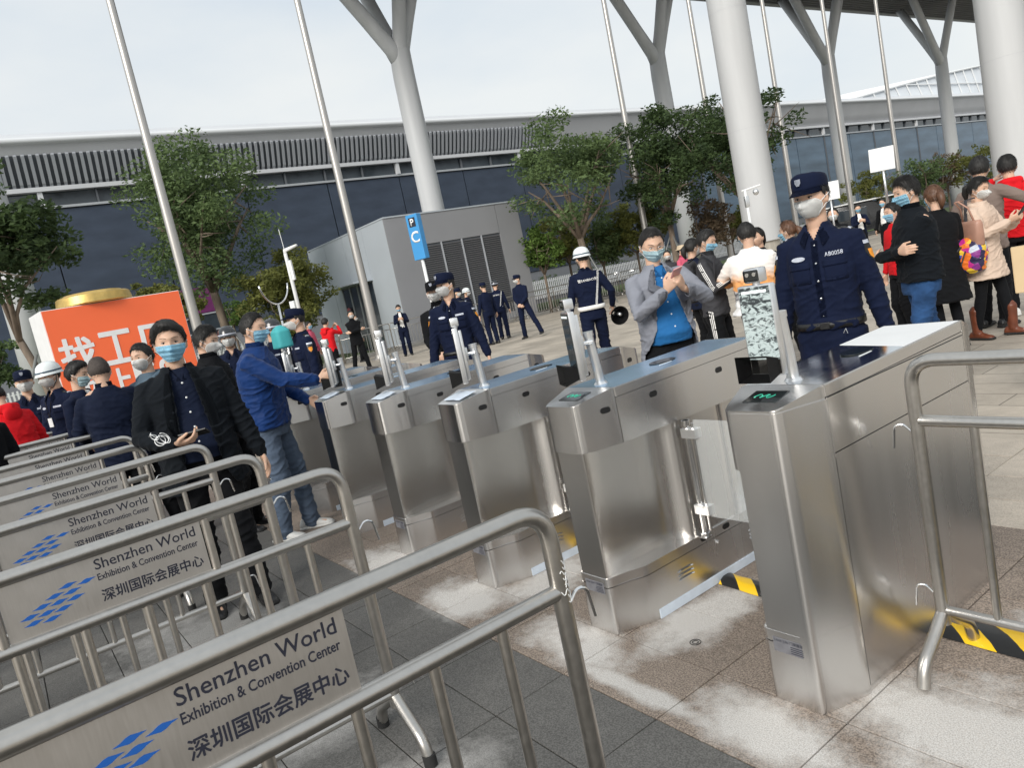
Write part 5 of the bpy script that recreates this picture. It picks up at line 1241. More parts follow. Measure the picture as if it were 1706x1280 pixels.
        for sx in (-1, 1):
            bm = NB(); tube(bm, [V((sx*.095, 0, .02)), V((sx*.082, .01, -.05)), V((sx*.045, .04, -.112)), V((0, .055, -.125))], .005, 6); hpart('chin_strap', bm, M_BELT, hh)
    elif hat == 'bucket':
        bm = NB(); loft(bm, [ring((0, 0, z), a, b, 28) for z, a, b in ((.03, .14, .15), (.035, .14, .15), (.055, .09, .11), (.11, .082, .10), (.135, .06, .07))]); hpart('hat', bm, M_TAN, smooth=True)
    if hair == 'long':
        tl = NB(); tube(tl, [HI @ V(q) for q in ((0, -.10, .03), (0, -.135, .0), (0, -.14, -.06), (0, -.12, -.13))], [.03*s, .04*s, .034*s, .012*s], 12); obj('ponytail', tl, hairm or M_HAIR, t, smooth=True)
    # ---- top garment
    k = top; g = k.get('g', .012); hem = k.get('hem', .80)*s; col_ = k.get('collar', 'flat'); fit = k.get('fit', 1.)
    prof = [(k.get('hem', .80), .172+k.get('flare', 0), .122+k.get('flare', 0)), (.90, .170, .120), (1.0, .160, .116), (1.12, .160, .114), (1.25, .174, .120), (1.34, .172, .112), (1.39, .155, .096), (1.43, .110, .080), (1.465, .074, .070), (1.488, .064, .063)]
    prof = [q for q in prof if q[0] >= k.get('hem', .80)]
    bm = NB(); belly = k.get('belly', 0)
    loft(bm, [[bendp(p) for p in ring((0, belly*math.exp(-((z-1.02)/.13)**2)*.5, z*s), rx*s*bd*fit+belly*.3*math.exp(-((z-1.02)/.15)**2), ry*s*bd*fit+belly*math.exp(-((z-1.02)/.13)**2), 30, 2.5)] for z, rx, ry in prof])
    sr = k.get('sleeve', 1.); slen = k.get('slen', 1.)
    for a, b, c in ((shR, elr, wr), (shL, ell, wl)):
        inn = a+(V((0, 0, a.z))-V((a.x, 0, 0))-V((0, 0, a.z)))*.25
        if slen > .9: cap_tube(bm, [inn, a, a.lerp(b, .5), b, b.lerp(c, .6), c-(c-b).normalized()*.012], [.058*s*sr, .060*s*sr, .058*s*sr, .052*s*sr, .046*s*sr, .038*s*sr], 18)
        else: cap_tube(bm, [inn, a, a.lerp(b, .5), a.lerp(b, slen)], [.064*s, .075*s, .082*s, .088*s], 18)
    gm = remesh(bm, vox*1.15, 9)
    wrinkle(gm, k.get('wr', .006)*(1 if lod < 2 else .8), sum(map(ord, label)) % 50, freq=k.get('freq', (7, 7, 16)), mask=lambda x, y, z: (1. if z < 1.2*s else .45))
    if k.get('open'):
        w0, w1, zb = k['open']; b_ = NB(); b_.from_mesh(gm); TI = TU.inverted()
        def cutme(f):
            c = TI @ f.calc_center_median() if f.calc_center_median().z > 1.0*s else f.calc_center_median()
            zz = c.z/s; q = (1.47-zz)/(1.47-zb); ww = w0+(w1-w0)*q if zz > zb else w1+(w1*.8)*max(0, (zb-zz)/.2); return c.y > .03*s and abs(c.x-k.get('off', 0)) < ww*s and zz > (k.get('ostop', 0))
        bmesh.ops.delete(b_, geom=[f for f in b_.faces if cutme(f)], context='FACES')
        be = {v for e in b_.edges if e.is_boundary for v in e.verts}
        for _ in range(6): bmesh.ops.smooth_vert(b_, verts=list(be), factor=.5, use_axis_x=True, use_axis_y=True, use_axis_z=True)
        b_.to_mesh(gm); b_.free()
    if k.get('uniform') and lod < 2:
        b_ = NB(); b_.from_mesh(gm); TI = TU.inverted(); dl = []
        for f in b_.faces:
            c_ = TI @ f.calc_center_median(); 
            if c_.y > .02*s and c_.z > 1.405*s and abs(c_.x) < (c_.z/s-1.405)*.52*s: dl.append(f)
        bmesh.ops.delete(b_, geom=dl, context='FACES'); b_.to_mesh(gm); b_.free()
    tp = link(k.get('name', 'jacket'), gm, k['m'], t); bv = bvh_of(gm)
    if k.get('open'): so_ = tp.modifiers.new('s', 'SOLIDIFY'); so_.thickness = .006; so_.offset = -1
    if under:
        bm = NB(); ub = under.get('belly', belly)
        loft(bm, [[bendp(p) for p in ring((0, ub*math.exp(-((z-1.02)/.13)**2)*.6, z*s), rx*s*bd, ry*s*bd+ub*math.exp(-((z-1.02)/.13)**2), 28)] for z, rx, ry in ((.93, .148, .104), (1.0, .150, .108), (1.12, .150, .106), (1.25, .165, .110), (1.36, .16, .098), (1.43, .10, .076), (1.47, .064, .060))])
        um = remesh(bm, vox*1.2, 2); wrinkle(um, .003, 3); us = link('shirt', um, under['m'], t); ubv = bvh_of(um)
        if lod < 2:
            for i in range(5):
                bm = NB(); o_ = TU @ P(under.get('bx', 0), .5, 1.385-.085*i); h = ubv.ray_cast(o_, V((0, -1, 0)), 1.)
                if h[0] is not None: ellipsoid(bm, h[0], (.0062*s, .003*s, .0062*s), 10, 6); obj('button', bm, M_WHITE, us)
            for sx in (-1, 1):
                bm = NB(); q = [TU @ P(*c) for c in ((sx*.006, .105, 1.405), (sx*.055, .085, 1.395), (sx*.072, .035, 1.475), (sx*.040, .062, 1.478))]; bm.faces.new([bm.verts.new(p) for p in q]); bmesh.ops.solidify(bm, geom=bm.faces[:], thickness=.005); obj('collar', bm, under['m'], us)
        if under.get('tie'):
            bm = NB(); tube(bm, [TU @ P(0, .10, 1.42), TU @ P(0, .118, 1.3), TU @ P(0, .122, 1.1)], [.012, .02, .028], 6, ry=[.004]*3); obj('tie', bm, under['tie'], us)
    if col_ in ('flat', 'shirt') and lod < 2 and not k.get('open'):
        for sx in (-1, 1):
            def cf_(u, v):
                a = R(22+150*u)*sx; r0 = .064+.024*v; k_ = (1-u)**2; zt = 1.500-.060*k_; return TU @ P(r0*math.sin(a)+sx*.012*k_*v, r0*math.cos(a)*1.02+.004+.034*k_*(.75+.25*v), zt-.040*v-.030*v*k_)
            bm = sheet_bm(cf_, 12, 4, .0035); obj('collar', bm, k['m'], tp, smooth=True)
    elif col_ == 'stand':
        bm = NB(); loft(bm, [[TU @ p for p in ring((0, .004, z*s), a*s, b*s, 24)] for z, a, b in ((1.46, .074, .070), (1.50, .066, .066), (1.525, .064, .066))], caps=False); bmesh.ops.solidify(bm, geom=bm.faces[:], thickness=.005); obj('collar', bm, k.get('cm', k['m']), tp, smooth=True)
    elif col_ == 'hood':
        bm = NB(); tube(bm, [TU @ P(x, y, z) for x, y, z in ((.085, .055, 1.44), (.095, -.02, 1.455), (.07, -.085, 1.46), (0, -.115, 1.455), (-.07, -.085, 1.46), (-.095, -.02, 1.455), (-.085, .055, 1.44))], [.018*s, .032*s, .042*s, .048*s, .042*s, .032*s, .018*s], 12)
        ellipsoid(bm, TU @ P(0, -.12, 1.39), (.09*s, .035*s, .075*s)); me_ = remesh(bm, .01, 3); link('hood', me_, k['m'], tp)
    elif col_ == 'lapel':
        for sx in (-1, 1):
            w0, w1, zb = k['open']; rows = []
            def lf(u, v):
                z = 1.455+(zb+.02-1.455)*u; xi = (w0+(w1-w0)*(1.47-z)/(1.47-zb))-.004; xo = xi+.070*math.sin(PI*min(1, .12+u*.9))**.8; x = (xi+(xo-xi)*v)*sx+k.get('off', 0)
                o_ = TU @ P(x, .5, z); h = bv.ray_cast(o_, V((0, -1, 0)), .8); y = h[0].y+.005 if h[0] is not None else (TU @ P(x, .108, z)).y
                return V((o_.x, y, o_.z))
            bm = sheet_bm(lf, 12, 4, .003); obj('lapel', bm, k['m'], tp, smooth=True)
    # ---- trousers / leggings
    bm = NB()
    if legs == 'trousers':
        loft(bm, [[bendp(p) for p in ring((0, 0, z*s), rx*s*bd, ry*s*bd, 26)] for z, rx, ry in ((.80, .150, .112), (.86, .166, .118), (.95, .160, .112), (1.03, .150, .108))])
        for a, b, c in ((hpR, knR, anR), (hpL, knL, anL)): cap_tube(bm, [a, a.lerp(b, .5), b, b.lerp(c, .5), c-P(0, -.012, .02)], [.094*s, .085*s, .070*s, .066*s, .064*s], 18)
    else:
        loft(bm, [[bendp(p) for p in ring((0, 0, z*s), rx*s*bd, ry*s*bd, 26)] for z, rx, ry in ((.80, .14, .10), (.88, .15, .11), (1.0, .145, .10))])
        for a, b, c in ((hpR, knR, anR), (hpL, knL, anL)): cap_tube(bm, [a, a.lerp(b, .5), b, b.lerp(c, .35), c], [.088*s, .075*s, .056*s, .056*s, .042*s], 16)
    pm = remesh(bm, vox*1.25, 3); wrinkle(pm, .0105 if legs == 'trousers' else .002, 5+sum(map(ord, label)) % 30, freq=(6, 6, 13), mask=lambda x, y, z: .5+.8*max(0, 1-abs(z-.45*s)/.2)+.6*max(0, 1-z/(.25*s))); tr = link('trousers', pm, pants, t)
    for c, sd, kx in ((anR, 1, toes[0]), (anL, -1, toes[1])):
        bm = NB(); b0 = V((c.x, c.y, 0)); fx = R(8*sd+kx); Mx = Matrix.Translation(V((c.x, c.y, max(c.z-.085*s, 0)))) @ Matrix.Rotation(-fx, 4, 'Z')
        prof_ = [(-.085, .030, .055), (-.07, .038, .085), (-.02, .037, .098), (.04, .040, .082), (.10, .047, .058), (.15, .044, .045), (.175, .030, .034)]
        loft(bm, [[Mx @ V((w_*s*math.cos(a), y*s, max(.0, h_*s*.5+h_*s*.5*math.sin(a)))) for a in np.linspace(0, 2*PI, 15)[:-1]] for y, w_, h_ in prof_])
        if shoes_h: cap_tube(bm, [c+P(0, 0, -.02), c+P(0, .0, shoes_h)], [.048*s, .060*s], 14)
        me_ = remesh(bm, max(vox, .008), 2) if lod < 2 or shoes_h else None
        if me_: sh = link('shoe', me_, shoe, t)
        else: sh = obj('shoe', bm, shoe, t, smooth=True)
        if lod < 2:
            bm = NB(); loft(bm, [[Mx @ V((w_*1.06*s*math.cos(a), y*1.03*s, .001+.022*s*(.5+.5*math.copysign(abs(math.sin(a))**.3, math.sin(a))))) for a in np.linspace(0, 2*PI, 15)[:-1]] for y, w_, h_ in prof_]); obj('sole', bm, M_RUBBER if shoe is not M_WSHOE else M_WSHOE, sh, smooth=True)
    ctx = dict(t=t, tp=tp, bv=bv, P=P, TU=TU, s=s, lod=lod, HI=HI, hpart=hpart, wr=wr, wl=wl, elr=elr, ell=ell, bendp=bendp, shR=shR, shL=shL, pbv=bvh_of(pm), tr=tr, k=k)
    for ex in extras: ex(ctx)
    return t, ctx
def world(t, p): return Matrix.Translation(t.location) @ t.rotation_euler.to_matrix().to_4x4() @ V(p)
def held(name, label, cat, bm, m, t, group=None, **k):
    """a held thing: top-level, placed in the holder's space"""
    M = Matrix.Translation(t.location) @ t.rotation_euler.to_matrix().to_4x4(); bm.verts.ensure_lookup_table(); c = sum((v.co for v in bm.verts), V())/len(bm.verts)
    bmesh.ops.transform(bm, matrix=Matrix.Translation(-c), verts=bm.verts[:]); o = obj(name, bm, m, **k); o.location = M @ c; o.rotation_euler = t.rotation_euler; return props(o, label, cat, group)
# ---- extras
def belt(z=.985, m=M_BELT, buckle=M_BLACK, w_=.036, g=.004, rx=.160, ry=.113):
    def f(c):
        P, s, bp = c['P'], c['s'], c['bendp']; bm = NB(); rr = []
        for zz, e in ((z-w_/2, 0), (z-w_/2, g), (z+w_/2, g), (z+w_/2, 0)): rr.append([bp(p) for p in ring((0, 0, zz*s), (rx+e)*s, (ry+e)*s, 36, 2.5)])
        loft(bm, rr, caps=False); b = obj('belt', bm, m, c['t'], smooth=True)
        if buckle: bm = NB(); pc = bp(P(0, ry+g+.004, z)); box(bm, pc-V((.024, .004, .018)), pc+V((.024, .004, .018)), .003); obj('buckle', bm, buckle, b)
    return f
def buttons(n=5, z0=1.40, dz=.085, m=M_WHITE, x=0.):
    def f(c):
        P, s = c['P'], c['s']
        for i in range(n):
            h = c['bv'].ray_cast(c['TU'] @ P(x, .5, z0-dz*i), V((0, -1, 0)), 1.)
            if h[0] is not None: bm = NB(); ellipsoid(bm, h[0], (.0065, .003, .0065), 10, 6); obj('button', bm, m, c['tp'])
    return f
def placket(x=0., m=None):
    def f(c):
        P = c['P']
        bm = NB(); prev = None
        for i in range(24):
            z = 1.40-.40*i/23; row = []
            for dx in (-.016, .016):
                h = c['bv'].ray_cast(c['TU'] @ P(x+dx, .5, z), V((0, -1, 0)), 1.); row.append(bm.verts.new((h[0] if h[0] is not None else c['TU'] @ P(x+dx, .12, z))+V((0, .0022, 0))))
            if prev: bm.faces.new((prev[0], prev[1], row[1], row[0]))
            prev = row
        bmesh.ops.solidify(bm, geom=bm.faces[:], thickness=.003); obj('placket', bm, m or c['k']['m'], c['tp'])
    return f
def uniform(badge_text='AB0058', detail=True):
    def f(c):
        P, TU, bv, tp = c['P'], c['TU'], c['bv'], c['tp']; s = c['s']; fw = (0, -1, 0)
        for sx in (-1, 1):
            bm = NB(); ok = decal(bm, bv, TU @ P(sx*.088, .5, 1.235), fw, .105*s, .105*s, t=.003); 
            if ok: pk = obj('chest_pocket', bm, c['k']['m'], tp, smooth=True)
            bm = NB(); ok = decal(bm, bv, TU @ P(sx*.088, .5, 1.278), fw, .112*s, .034*s, t=.0075)
            if ok: obj('pocket_flap', bm, c['k']['m'], tp, smooth=True)
        bm = NB(); 
        if decal(bm, bv, TU @ P(.088, .5, 1.318), fw, .075*s, .024*s, t=.004, shape='disc'): obj('wing_badge', bm, M_BADGE, tp)
        if detail:
            bm = NB(); text_on(bm, bv, TU @ P(-.088, .5, 1.322), fw, badge_text, .085*s, .022*s); obj('number_badge', bm, M_BADGE, tp)
        else:
            bm = NB()
            if decal(bm, bv, TU @ P(-.088, .5, 1.318), fw, .08*s, .018*s, t=.003): obj('number_badge', bm, M_BADGE, tp)
        for sh, el, sx in ((c['shR'], c['elr'], 1), (c['shL'], c['ell'], -1)):
            q = sh.lerp(el, .34); d = V((-sx, -.25, 0)).normalized(); o_ = q-d*.3; bm = NB()
            if decal(bm, bv, o_, d, .062*s, .085*s, t=.004, shape='shield'): a = obj('sleeve_patch', bm, M_BELT, tp)
            bm = NB()
            if decal(bm, bv, o_+V((0, 0, -.008)), d, .040*s, .050*s, t=.006, shape='shield'): obj('patch_emblem', bm, M_EMB, tp)
            bm = NB()
            if decal(bm, bv, o_+V((0, 0, .056*s)), d, .062*s, .018*s, t=.005): obj('patch_title', bm, M_BADGE, tp)
            bm = NB(); 
            if decal(bm, bv, TU @ P(sx*.135, -.01, 1.8), (0, 0, -1), .085*s, .045*s, up=(0, 1, 0), t=.004, nx=6, ny=3): ep = obj('epaulette', bm, M_BELT, tp, smooth=True)
            bm = NB(); 
            if decal(bm, bv, TU @ P(sx*.160, -.01, 1.8), (0, 0, -1), .014*s, .045*s, up=(0, 1, 0), t=.007, nx=2, ny=3): obj('epaulette_bar', bm, M_BADGE, tp)
    return f
def glasses():
    def f(c):
        bm = NB()
        for sx in (-1, 1):
            p, _ = hcast((sx*.031, .25, .0), (0, -1, 0)); y = .099
            pts = [V((sx*.032+.021*math.cos(a), y, .0+.0145*math.sin(a))) for a in np.linspace(0, 2*PI, 17)]; tube(bm, pts, .0011, 5); tube(bm, [V((sx*.053, y, .004)), V((sx*.074, .04, .008)), V((sx*.080, -.01, .004))], .0011, 5)
        tube(bm, [V((-.011, .0995, .003)), V((.011, .0995, .003))], .0011, 5); c['hpart']('glasses', bm, M_CHROME)
    return f
def phone_box(c0, n, up, w_=.036, h_=.076, t=.005):
    n, up = V(n).normalized(), V(up); up = (up-n*up.dot(n)).normalized(); u = up.cross(n); bm = NB(); box(bm, (-w_, -h_, -t), (w_, h_, t), .003); bmesh.ops.transform(bm, matrix=basis(u, up, n, c0), verts=bm.verts[:]); return bm

# ================================================================ CROWD
def pp(u, v, d): p = at(u, v, d); return (p.x, p.y)
def az_of(p): return math.degrees(math.atan2(p[0], p[1]))
def px_person(label, u, v, d, turn, **k):
    """turn: 0 faces the camera, + turns towards the picture's left, 180 back view"""
    p = pp(u, v, d); return person(label, p, az_of(p)+180+turn, **k)
def at_person(label, p, turn, **k): return person(label, p, az_of(p)+180+turn, **k)
UNI = dict(m=M_NAVYU, name='uniform_shirt', collar='shirt', hem=.90, uniform=True, fit=1.02, wr=.006)
UNID = dict(UNI, m=M_NAVYD)
SIDE = dict(handR=(.29, .05, .80), handL=(-.29, .05, .80), elR=(.35, -1, 0), elL=(-.35, -1, 0))
CLASP = dict(handR=(.035, .19, .93), handL=(-.035, .20, .95), elR=(1, -.45, 0), elL=(-1, -.45, 0), palmR=(0, -1, 0), palmL=(0, -1, 0), fdR=(-1, .1, -.6), fdL=(1, .1, -.6), curlR=.6, curlL=.6)
PHONE = dict(handR=(.075, .30, 1.23), handL=(-.075, .31, 1.22), elR=(.7, -.4, -1), elL=(-.7, -.4, -1), palmR=(-.6, -.35, .5), palmL=(.6, -.35, .5), fdR=(-.5, .9, .45), fdL=(.5, .9, .45), curlR=.75, curlL=.75)
CROSS = dict(handR=(-.16, .205, 1.17), handL=(.15, .245, 1.13), elR=(.9, .0, -1), elL=(-.9, 0, -1), palmR=(.2, -1, 0), palmL=(-.2, -1, 0), fdR=(-1, -.25, .05), fdL=(1, -.35, .1), curlR=.4, curlL=.4)
def fl(c): pass
# --- foreground guard
t, c = px_person('guard in navy uniform and cap with number AB0058 standing behind the nearest gate', 1347, 290, 4.42, 14, H=1.79, lod=0, top=dict(UNI, hem=.93), pants=M_NAVYU, hair='crew', hat='cap', mask='cup', head=(14, 2, 0), build=1.0,
    handR=(.27, .02, .80), handL=(-.28, -.02, .80), extras=(uniform(), placket(), buttons(5, 1.375, .092, M_CHROME), belt(.955, rx=.170, ry=.122)))
bm = NB(); tube(bm, [c['P'](-.10, .132, .93), c['P'](-.108, .140, .905), c['P'](-.088, .140, .908), c['P'](-.10, .132, .93)], .0018, 6); obj('key_ring', bm, M_CHROME, t)
# --- man in grey blazer reading his phone
t, c = px_person('man in grey blazer and bright blue shirt typing on his phone', 1082, 396, 5.35, -20, H=1.73, lod=0, build=1.08, head=(4, 20, 0), hair='crew', mask='surgical', maskm=M_MASKL,
    top=dict(m=M_GREYJ, name='blazer', hem=.74, flare=.012, open=(.03, .115, 1.05), collar='lapel', belly=.035, sleeve=1.05, wr=.008, fit=1.06), under=dict(m=M_BLUES, belly=.055), pants=M_BLKC,
    handR=(.075, .33, 1.30), handL=(-.045, .34, 1.30), elR=(.75, -.2, -1), elL=(-.9, .1, -.8), palmR=(-.7, -.3, .4), palmL=(.7, -.3, .4), fdR=(-.45, .6, .75), fdL=(.45, .6, .75), curlR=.8, curlL=.8, extras=(glasses(), belt(.955, rx=.166, ry=.15)))
held('phone', 'pink backed phone held in both hands by the man in grey blazer', 'phone', phone_box(c['P'](.015, .40, 1.40), (.25, -.55, .8), (0, .8, .55), .034, .070), mat('pink_phone', (.62, .33, .33), .3, .3), t)
# --- young man in striped track top
def stripes(cx):
    for sh, el, wr in ((cx['shR'], cx['elr'], cx['wr']),):
        for k_ in (-1, 0, 1):
            bm = NB(); prev = None; pts = [sh.lerp(el, q) for q in np.linspace(-.05, 1, 9)]+[el.lerp(wr, q) for q in np.linspace(.1, .9, 8)]
            for i, q in enumerate(pts):
                dr = (pts[min(i+1, len(pts)-1)]-pts[max(i-1, 0)]).normalized(); out_ = V((1, 0, 0)); out_ = (out_-dr*out_.dot(dr)).normalized(); sd = dr.cross(out_); s_ = q+out_*.3+sd*.016*k_
                row = []
                for e in (-.004, .004):
                    h = cx['bv'].ray_cast(s_+sd*e, -out_, .5); row.append(bm.verts.new((h[0] if h[0] is not None else q+out_*.06)+out_*.002))
                if prev: bm.faces.new((prev[0], prev[1], row[1], row[0]))
                prev = row
            obj('sleeve_stripe', bm, M_WHITEC, cx['tp'], smooth=True)
    for k_ in (-1, 0, 1):
        bm = NB(); prev = None
        for i in range(24):
            z = (.93-.82*i/23)*cx['s']; row = []
            for e in (-.005, .005):
                h = cx['pbv'].ray_cast(V((.5, .01+.018*k_+e, z)), V((-1, 0, 0)), .6); row.append(bm.verts.new((h[0] if h[0] is not None else V((.14, .018*k_+e, z)))+V((.002, 0, 0))))
            if prev: bm.faces.new((prev[0], prev[1], row[1], row[0]))
            prev = row
        obj('leg_stripe', bm, M_WHITEC, cx['tr'], smooth=True)
t, c = px_person('young man in black track suit with white sleeve stripes looking at his phone', 1172, 392, 7.9, -68, H=1.68, lod=1, head=(0, 16, 0), hair='short', mask='surgical', top=dict(m=M_DGREY, name='track_top', hem=.84, collar='stand', wr=.007, sleeve=1.08, fit=1.05), pants=M_BLKC, extras=(stripes,), **PHONE)
held('phone', 'dark phone held up by the young man in the track suit', 'phone', phone_box(c['P'](0, .40, 1.33), (0, -.8, .6), (0, .6, .8)), M_BLACK, t)
bm = NB(); 
loft(bm, [ring((-.02, -.215, z), a, b, 20, 3) for z, a, b in ((.98, .10, .05), (1.0, .135, .075), (1.2, .14, .085), (1.36, .12, .07), (1.41, .07, .04))]); me = remesh(bm, .012, 3); wrinkle(me, .006, 2)
o = link('backpack', me, M_DGREY); props(o, 'dark backpack on the back of the young man in the track suit', 'backpack'); o.location = t.location; o.rotation_euler = t.rotation_euler
bm = NB(); tube(bm, [(.14, -.15, 1.40), (.15, .0, 1.475), (.145, .12, 1.36), (.155, .10, 1.15), (.17, -.06, 1.02), (.12, -.2, 1.0)], .022, 8, ry=[.006]*6); obj('strap', bm, M_DGREY, o, smooth=True)
# --- man with orange printed T-shirt from behind
t, c = px_person('man seen from behind in oversized white T-shirt with orange and black print', 1243, 386, 7.6, 178, H=1.66, lod=1, build=1.1, head=(-12, 14, 0), hair='short', mask='surgical', top=dict(m=M_TEE, name='t_shirt', hem=.83, flare=.03, slen=.95, collar='none', fit=1.18, wr=.012), pants=M_BLKC,
    handR=(.16, .30, 1.15), handL=(-.16, .30, 1.15), elR=(1, 0, -.7), elL=(-1, 0, -.7), curlR=.8, curlL=.8)
# --- helmeted guard walking away with megaphone
def crossbelt(cx):
    P, TU = cx['P'], cx['TU']; bm = NB(); prev = None
    for i in range(22):
        q = i/21; x = .165-.11*q; z = 1.43-.44*q; row = []
        for e in (-.017, .017):
            h = cx['bv'].ray_cast(TU @ P(x+e*.9, -.5, z+e*.25), V((0, 1, 0)), .8); row.append(bm.verts.new((h[0] if h[0] is not None else TU @ P(x+e, -.12, z))+V((0, -.004, 0))))
        if prev: bm.faces.new((prev[0], prev[1], row[1], row[0]))
        prev = row
    bmesh.ops.solidify(bm, geom=bm.faces[:], thickness=.004); obj('cross_belt', bm, M_WHITEC, cx['tp'], smooth=True)
def back_text(s, w_=.27, h_=.045):
    def f(cx):
        bm = NB(); text_on(bm, cx['bv'], cx['TU'] @ cx['P'](0, -.5, 1.33), (0, 1, 0), s, w_, h_); obj('back_lettering', bm, M_WHITEC, cx['tp'])
    return f
t, c = px_person('guard in white helmet seen from behind with white cross belt', 966, 412, 10.4, 172, H=1.83, lod=1, top=dict(UNI, hem=.93), pants=M_NAVYU, hair='crew', hat='helmet', mask='cup', head=(-25, 0, 0), handR=(.30, .12, .93), handL=(-.31, .04, .84), elR=(.6, -1, 0), elL=(-.5, -1, 0),
    fR=(.12, .18, 0), fL=(-.12, -.12, 0), extras=(crossbelt, back_text('警SANBAO保'), belt(.965, M_WHITEC, None, .055, .014, .17, .125)))
bm = NB(); w_ = c['wr']+V((0, .02, -.09)); tube(bm, [w_+V((0, .10, -.02)), w_+V((.02, -.02, -.04)), w_+V((.04, -.16, -.06)), w_+V((.045, -.19, -.065))], [.028, .045, .12, .135], 24, caps=False); bmesh.ops.solidify(bm, geom=bm.faces[:], thickness=.004)
mg = held('megaphone', 'black megaphone hanging from the hand of the white helmeted guard', 'megaphone', bm, M_BLACK, t, smooth=True)
bm = NB(); tube(bm, bend([(0, .12, 0), (0, .14, .10), (0, -.02, .12), (0, -.02, .02)], .03, 4), .008, 8); obj('handle', bm, M_BLACK, mg, smooth=True)
bm = NB(); tube(bm, [(.02, -.03, 0), (.04, -.09, -.01)], [.03, .022], 14); obj('horn_core', bm, M_ALU, mg, smooth=True)
# --- capped guard at centre and man in black behind him
px_person('capped guard with white mask standing beyond the gates at centre left', 738, 455, 7.6, 10, H=1.80, lod=1, top=dict(UNI), pants=M_NAVYU, hair='crew', hat='cap', mask='cup', head=(38, 0, 0), extras=(uniform(detail=False), placket(), buttons(5, 1.37, .09, M_CHROME), belt(.955, rx=.169, ry=.121)), **SIDE)
px_person('person in black clothes half hidden behind the capped guard at centre', 719, 466, 8.4, 12, H=1.76, lod=1, top=dict(m=M_BLKC, collar='stand', hem=.84), pants=M_BLKC, hair='crew', hat='cap', mask='cup', head=(0, 0, 0), **CLASP)
# --- guard in profile, fork guard, third guard
px_person('capped guard in profile facing left behind the far gates', 492, 520, 8.6, 72, H=1.78, lod=1, top=dict(UNI), pants=M_NAVYU, hair='crew', hat='cap', mask='cup', head=(4, -2, 0), extras=(uniform(detail=False), belt(.955, rx=.169, ry=.121)), **SIDE)
t, c = px_person('guard in dark striped helmet holding a steel restraint fork', 448, 536, 9.6, -42, H=1.72, lod=1, top=dict(UNID), pants=M_NAVYD, hair='crew', hat='dark_helmet', mask='cup', head=(-12, 2, 0), handR=(.16, .28, .98), handL=(-.28, .05, .82), elR=(.8, -1, -.3), curlR=1.2, palmR=(-1, .1, 0), fdR=(-.2, 1, .1), extras=(uniform(detail=False),))
bm = NB(); w_ = c['wr']+V((0, .09, 0)); tube(bm, [w_+V((.03, .02, -.95)), w_, w_+V((-.05, -.02, .93))], .013, 10); e = w_+V((-.05, -.02, .93)); tube(bm, [e+V((.27*math.sin(a), .05*math.sin(a), .27-.27*math.cos(a))) for a in np.linspace(-1.45, 1.45, 17)], .010, 8); held('restraint_fork', 'long steel restraint fork with a curved head held by the dark helmeted guard', 'restraint fork', bm, M_CHROME, t, smooth=True)
px_person('guard in dark helmet and white mask between the blue jacket and the man in black', 376, 549, 9.6, 4, H=1.74, lod=1, top=dict(UNID), pants=M_NAVYD, hair='crew', hat='dark_helmet', mask='cup', extras=(uniform(detail=False),), **SIDE)
# --- man in blue jacket presenting his phone
t, c = px_person('man in blue bomber jacket and slate trousers stretching his arm to a gate', 404, 534, 5.9, -66, H=1.74, lod=0, build=1.1, lean=4, head=(6, 5, 0), hair='crew', mask='surgical', top=dict(m=M_BLUEJ, name='jacket', hem=.88, flare=.0, collar='stand', wr=.010, sleeve=1.12, fit=1.12), pants=M_GREYT, shoe=M_WSHOE,
    handR=(.12, .50, 1.16), handL=(-.17, .28, 1.00), elR=(.3, -.2, -1), elL=(-.6, -.3, -1), palmR=(-1, 0, 0), fdR=(-.1, 1, .12), curlR=.75, fR=(.11, -.04, 0), fL=(-.11, .10, 0))
bm = NB(); P_ = c['P']; 
held('phone', 'dark phone pinched upright at the end of the blue sleeve', 'phone', phone_box(c['wr']+V((-.035, .125, -.01)), (-1, .2, 0), (0, 0, 1)), M_BLACK, t)
# --- man with shaved sides in profile
px_person('man in black coat with white mask in profile behind the man in front', 334, 546, 6.5, -62, H=1.73, lod=0, build=1.05, head=(0, 14, 0), hair='short', mask='cup', top=dict(m=M_BLKC, collar='stand', hem=.80, sleeve=1.1, fit=1.08, wr=.008), pants=M_BLKC, **SIDE)
# --- main man in black jacket
t, c = px_person('man in open black jacket and buttoned navy shirt with blue mask holding a phone', 276, 546, 4.72, -4, H=1.74, lod=0, build=1.14, head=(6, 2, -3), hair='swept', mask='surgical', top=dict(m=M_BLKW, name='jacket', hem=.76, flare=.012, open=(.045, .100, .86), ostop=.7, collar='lapel', wr=.010, sleeve=1.12, fit=1.14, belly=.03), under=dict(m=M_NAVYS, belly=.05), pants=M_BLKC,
    handR=(.13, .30, 1.075), handL=(-.34, .10, .80), elR=(.9, -.6, -.6), elL=(-.6, -.8, 0), palmR=(-.3, -.15, 1), fdR=(-.85, .45, .05), curlR=.55, palmL=(1, 0, 0), fR=(.12, .02, 0), fL=(-.13, .10, 0), extras=())
wr = c['wr']; held('phone', 'black phone lying in the palm of the man in the open black jacket', 'phone', phone_box(wr+V((-.105, .045, .035)), (-.15, -.5, 1), (-.9, .4, 0)), M_BLACK, t)
bm = NB(); rg = np.random.default_rng(9)
o0 = wr+V((.055, .075, .05))
